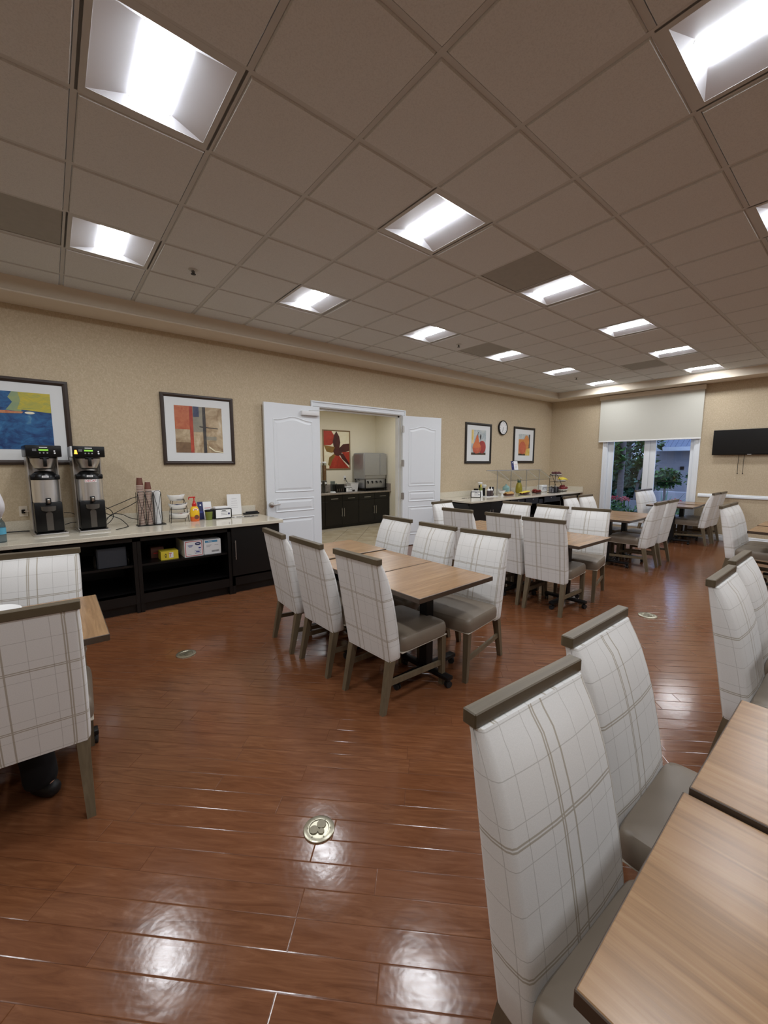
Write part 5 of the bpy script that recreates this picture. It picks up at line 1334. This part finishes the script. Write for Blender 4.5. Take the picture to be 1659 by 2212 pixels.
# pantry small things
def cereal(x, lab, m_):
    t = thing('cereal_dispenser', lab, 'cereal dispenser', (x, 8.52, PT), 0, 'cereal dispensers in the pantry')
    MB().mt('steel_dark').box(-.05, .05, -.09, .08, 0, .03, .004).box(-.04, .04, .03, .05, .03, .28).build('base', t)
    MB().mt(m_).cyl(.047, .30, .66, 20).build('cereal', t)
    MB().mt('clear_plastic').lathe([(.052, .28), (.052, .72), (.05, .725)], 24).build('tube', t)
    MB().mt('white_plastic').lathe([(.055, .715), (.055, .74), (.03, .75), (0, .75)], 20).build('lid', t)
    mb = MB().mt('steel_dark').box(-.045, .045, -.05, .045, .18, .29, .006); mb.mt('white_plastic').at(0, -.055, .235).cyl(.026, -.015, 0, 16, 'Y'); mb.build('outlet', t)
cereal(4.985, 'cereal dispenser with brown cereal, half hidden by the door leaf', 'cereal_dark'); cereal(5.12, 'cereal dispenser with speckled cereal, right of the other one', 'cereal')
t = thing('pitcher', 'clear pitcher with a white base beside the cereal dispensers', 'pitcher', (5.255, 8.36, PT))
MB().mt('clear_plastic').lathe([(.0, .01), (.052, .01), (.056, .28), (.054, .28), (.05, .02), (0, .02)], 24).build('pitcher_body', t)
MB().mt('white_plastic').lathe([(0, 0), (.07, 0), (.07, .02), (.05, .035)], 24).build('base', t)
t = thing('coffee_pod_rack', 'black rack of small items left of the white toaster card', 'rack', (5.455, 8.42, PT))
MB().mt('black_plastic').box(-.13, .13, -.08, .08, 0, .20, .012).build('case', t)
mb = MB().mt('chrome')
for k in range(4): mb.tube([(-.09+.06*k, -.082, .03), (-.085+.06*k, -.085, .07), (-.095+.06*k, -.082, .09)], .006, 6)
mb.mt('pine_leaf').ball(-.06, 0, .2, .03, 1, 1, .6, 8, 6); mb.build('items', t)
napkin_box('black napkin dispenser with a white card in the pantry', 5.70, 8.38, PT, 0, .86)
t = thing('storage_box', 'white open box in front of the outlet in the pantry', 'box', (6.0, 8.60, PT))
mb = MB().mt('white_plastic'); mb.frustum((0, 0, 0), (.10, .08), (0, 0, .2), (.12, .10)); mb.box(-.13, .13, -.105, .105, .195, .21, .004, 1); mb.mt('black_plastic').box(-.06, .01, -.1, -.08, .01, .04); mb.build('box_body', t)
t = thing('wall_outlet', 'pantry wall outlet with a black plug above the white box', 'outlet', (5.93, 8.85, 1.19))
MB().mt('white_plastic').box(-.035, .035, -.008, 0, -.055, .055, .003, 1).build('cover_plate', t); MB().mt('black_plastic').box(-.015, .015, -.045, -.008, -.035, .0, .004).tube([(0, -.04, -.02), (.03, -.05, -.09), (.09, -.06, -.14), (.12, -.08, -.16)], .006, 6).build('plug', t)
cord('coiled grey-black hose beside the juice machine', [(6.12, 8.6, 1.0), (6.08, 8.58, 1.11), (6.14, 8.56, 1.15), (6.21, 8.58, 1.12), (6.22, 8.6, 1.02), (6.18, 8.62, .9)], .008, 'hose', 'steel_dark', None, 'hose')

# ------------------------------------------------------------------ people (only slivers are in the picture)
def skin(name, V, E, m_, parent, sub=2):
    me = bpy.data.meshes.new(name); me.from_pydata([v[:3] for v in V], E, []); me.materials.append(M[m_])
    o = bpy.data.objects.new(name, me); C.objects.link(o); o.parent = parent
    md = o.modifiers.new('skin', 'SKIN'); md.use_smooth_shade = True
    for i, v in enumerate(V):
        r = v[3]; d = me.skin_vertices[0].data[i]; d.radius = (r, v[4] if len(v) > 4 else r); d.use_root = (i == 0)
    s = o.modifiers.new('sub', 'SUBSURF'); s.levels = sub; s.render_levels = sub
    return o
def hand(w, d, V, E, iw, side, up=(0, 0, 1)):
    """palm and five bent fingers growing from wrist vertex iw along direction d"""
    w = Vector(w); d = Vector(d).normalized(); u = Vector(up); s = d.cross(u).normalized()*side; n = s.cross(d)*side
    V.append((*(w+d*.05), .030, .016)); ip = len(V)-1; E.append((iw, ip))
    for k, (off, l) in enumerate(((.030, .070), (.010, .080), (-.010, .074), (-.030, .058))):
        b = w+d*.085+s*off; V.append((*b, .0095)); E.append((ip, len(V)-1))
        V.append((*(b+d*l*.5-Vector((0, 0, .008))), .0085)); E.append((len(V)-2, len(V)-1)); V.append((*(b+d*l*.9-Vector((0, 0, .03))), .0075)); E.append((len(V)-2, len(V)-1))
    b = w+d*.03+s*.035; V.append((*b, .011)); E.append((ip, len(V)-1)); V.append((*(b+s*.02+d*.03), .010)); E.append((len(V)-2, len(V)-1)); V.append((*(b+s*.025+d*.058-Vector((0, 0, .012))), .0085)); E.append((len(V)-2, len(V)-1))
def head_parts(root, hx, hy, hz, fd, V, E, ineck):
    f = Vector((math.cos(fd), math.sin(fd), 0)); s = Vector((-f.y, f.x, 0)); c = Vector((hx, hy, hz))
    V.append((*(c-f*.005), .075, .085)); i0 = len(V)-1; E.append((ineck, i0)); V.append((*(c+Vector((0, 0, .06))), .072, .085)); E.append((i0, i0+1))
    V.append((*(c+f*.072-Vector((0, 0, .045))), .028)); E.append((i0, len(V)-1))
    mb = MB().mt('hair'); a0 = fd
    mb.at(*(c-f*.036+Vector((0, 0, .05))), fd).ball(0, 0, 0, .1, 1.0, .92, 1.0, 20, 12); mb.at(*(c-f*.055-Vector((0, 0, .01))), fd).ball(0, 0, 0, .075, .8, 1.05, 1.05, 16, 10); mb.at().build('hair', root)
    mb = MB().mt('skin'); mb.at(*c, fd); mb.add([(.072, -.010, .02), (.072, .010, .02), (.098, 0, -.012), (.08, -.014, -.018), (.08, .014, -.018)], [(0, 2, 1), (0, 3, 2), (1, 2, 4), (3, 4, 2)], True)
    for q in (-1, 1): mb.ball(-.005, q*.082, 0, .026, .55, .3, 1, 10, 8)
    mb.mt('hair'); 
    for q in (-1, 1): mb.ball(.071, q*.030, .026, .007, .5, 1.3, .8, 8, 6); mb.bar((.068, q*.046, .044), (.074, q*.016, .047), .005, .004)
    mb.mt('red_ink'); mb.bar((.078, -.020, -.042), (.078, .020, -.042), .006, .006); mb.at().build('face', root)
# standing person at the coffee counter
P = thing('person', 'person in a white jacket standing at the coffee counter, cut by the left edge', 'person', (0, 0, 0), 0, None)
x, y = -.585, 4.36
V = [(x, y, .95, .10, .08), (x, y, 1.15, .09, .07), (x, y, 1.35, .11, .08), (x, y+.0, 1.47, .055, .055), (x, y+.01, 1.53, .05), 
     (x+.18, y-.01, 1.41, .05), (x+.235, y-.03, 1.22, .036), (x+.17, y+.20, 1.10, .028), (x-.18, y-.01, 1.41, .05), (x-.25, y-.02, 1.16, .036), (x-.14, y+.21, 1.06, .028),
     (x+.09, y, .88, .085), (x+.10, y+.01, .50, .055), (x+.10, y-.01, .09, .04), (x+.10, y+.12, .04, .035), (x-.09, y, .88, .085), (x-.10, y+.01, .50, .055), (x-.10, y-.01, .09, .04), (x-.10, y+.12, .04, .035)]
E_ = [(0, 1), (1, 2), (2, 3), (3, 4), (2, 5), (5, 6), (6, 7), (2, 8), (8, 9), (9, 10), (0, 11), (11, 12), (12, 13), (13, 14), (0, 15), (15, 16), (16, 17), (17, 18)]
hand(V[7][:3], (-.25, 1, -.15), V, E_, 7, 1); hand(V[10][:3], (.3, 1, -.15), V, E_, 10, -1)
head_parts(P, x, y+.02, 1.64, PI/2, V, E_, 4); skin('body', V, E_, 'skin', P)
skin('jacket', [(x, y, 1.12, .165, .13), (x, y, .98, .19, .16), (x, y, .86, .215, .18), (x, y, 1.28, .17, .12), (x, y, 1.42, .13, .09), (x+.19, y-.01, 1.40, .072), (x+.235, y-.03, 1.22, .070), (x+.175, y+.17, 1.11, .050), (x-.19, y-.01, 1.40, .072), (x-.26, y-.02, 1.17, .062), (x-.16, y+.17, 1.08, .048)],
     [(0, 1), (1, 2), (0, 3), (3, 4), (4, 5), (5, 6), (6, 7), (4, 8), (8, 9), (9, 10)], 'white_cloth', P)
skin('trousers', [(x, y, 1.04, .14, .11), (x+.085, y, .84, .12), (x+.10, y+.01, .50, .08), (x+.10, y-.01, .13, .07), (x-.09, y, .84, .11), (x-.10, y+.01, .50, .08), (x-.10, y-.01, .13, .07)], [(0, 1), (1, 2), (2, 3), (0, 4), (4, 5), (5, 6)], 'navy_cloth', P)
for s_ in (-1, 1): skin('shoe', [(x+s_*.10, y-.03, .045, .046), (x+s_*.10, y+.08, .04, .045), (x+s_*.10, y+.17, .032, .034)], [(0, 1), (1, 2)], 'shoe', P)
# seated person just outside the left edge: one trouser leg and shoe reach into the picture
P = thing('person', 'seated person whose dark trouser leg and shoe show under the left table', 'person', (0, 0, 0), 0, None)
x, y = -.84, 2.40
V = [(x, y, .58, .10, .09), (x, y+.0, .78, .09, .07), (x, y+.04, .98, .10, .07), (x, y+.06, 1.10, .055), (x, y+.07, 1.16, .05), (x+.18, y+.04, 1.04, .05), (x+.24, y+.14, .84, .036), (x+.12, y+.34, .80, .028), (x-.18, y+.04, 1.04, .05), (x-.24, y+.14, .84, .036), (x-.12, y+.34, .80, .028),
     (x+.10, y+.05, .56, .08), (-.40, 2.72, .47, .055), (-.15, 2.41, .12, .036), (-.11, 2.36, .045, .030), (x-.10, y+.05, .56, .08), (x-.14, y+.44, .52, .055), (x-.14, y+.40, .09, .04), (x-.14, y+.52, .04, .035)]
E_ = [(0, 1), (1, 2), (2, 3), (3, 4), (2, 5), (5, 6), (6, 7), (2, 8), (8, 9), (9, 10), (0, 11), (11, 12), (12, 13), (13, 14), (0, 15), (15, 16), (16, 17), (17, 18)]
hand(V[7][:3], (0, 1, -.1), V, E_, 7, 1); hand(V[10][:3], (0, 1, -.1), V, E_, 10, -1)
head_parts(P, x, y+.08, 1.27, PI/2, V, E_, 4); skin('body', V, E_, 'skin', P)
skin('shirt', [(x, y, .70, .155, .14), (x, y, .54, .165, .15), (x, y+.03, .88, .165, .13), (x, y+.045, 1.03, .14, .11), (x+.19, y+.04, 1.03, .066), (x+.25, y+.14, .85, .052), (x+.14, y+.31, .81, .042), (x-.19, y+.04, 1.03, .066), (x-.25, y+.14, .85, .052), (x-.14, y+.31, .81, .042)], [(0, 1), (0, 2), (2, 3), (3, 4), (4, 5), (5, 6), (3, 7), (7, 8), (8, 9)], 'dark_cloth', P)
skin('trousers', [(x, y, .56, .15, .11), (x+.11, y+.06, .56, .10), (-.40, 2.70, .46, .078), (-.18, 2.45, .30, .072), (-.15, 2.405, .19, .070), (-.145, 2.40, .035, .074), (x-.11, y+.06, .56, .10), (x-.14, y+.44, .52, .075), (x-.14, y+.40, .12, .066)], [(0, 1), (1, 2), (2, 3), (3, 4), (4, 5), (0, 6), (6, 7), (7, 8)], 'dark_cloth', P)
skin('shoe', [(-.175, 2.44, .045, .044), (-.115, 2.37, .04, .043), (-.085, 2.335, .032, .034)], [(0, 1), (1, 2)], 'shoe', P); skin('shoe', [(x-.14, y+.38, .045, .044), (x-.14, y+.49, .04, .045), (x-.14, y+.58, .032, .034)], [(0, 1), (1, 2)], 'shoe', P)

# ------------------------------------------------------------------ light and camera
w = bpy.data.worlds.new('World'); S.world = w; w.use_nodes = True
bg = w.node_tree.nodes['Background']; bg.inputs[0].default_value = (.36, .47, .75, 1); bg.inputs[1].default_value = 1.4
M['diffuser'].node_tree.nodes['Principled BSDF'].inputs['Emission Strength'].default_value = 28.0
cam = bpy.data.cameras.new('camera'); co = bpy.data.objects.new('camera', cam); C.objects.link(co)
F, YAW, PIT = 874.827, .88382, .11999
fw = Vector((math.cos(YAW)*math.cos(PIT), math.sin(YAW)*math.cos(PIT), -math.sin(PIT))); rt = Vector((math.sin(YAW), -math.cos(YAW), 0)); up = rt.cross(fw)
ROL = -.00064
r2 = rt*math.cos(ROL)+up*math.sin(ROL); u2 = up*math.cos(ROL)-rt*math.sin(ROL)
co.matrix_world = Matrix(((r2.x, u2.x, -fw.x, 0), (r2.y, u2.y, -fw.y, 0), (r2.z, u2.z, -fw.z, 1.572), (0, 0, 0, 1)))
cam.sensor_fit = 'HORIZONTAL'; cam.sensor_width = 36; cam.lens = F/1659*36; cam.clip_start = .05; cam.clip_end = 200
S.camera = co
S.view_settings.view_transform = 'Standard'; S.view_settings.look = 'None'; S.view_settings.gamma = 1; S.view_settings.use_curve_mapping = False
S.view_settings.exposure = 1.0
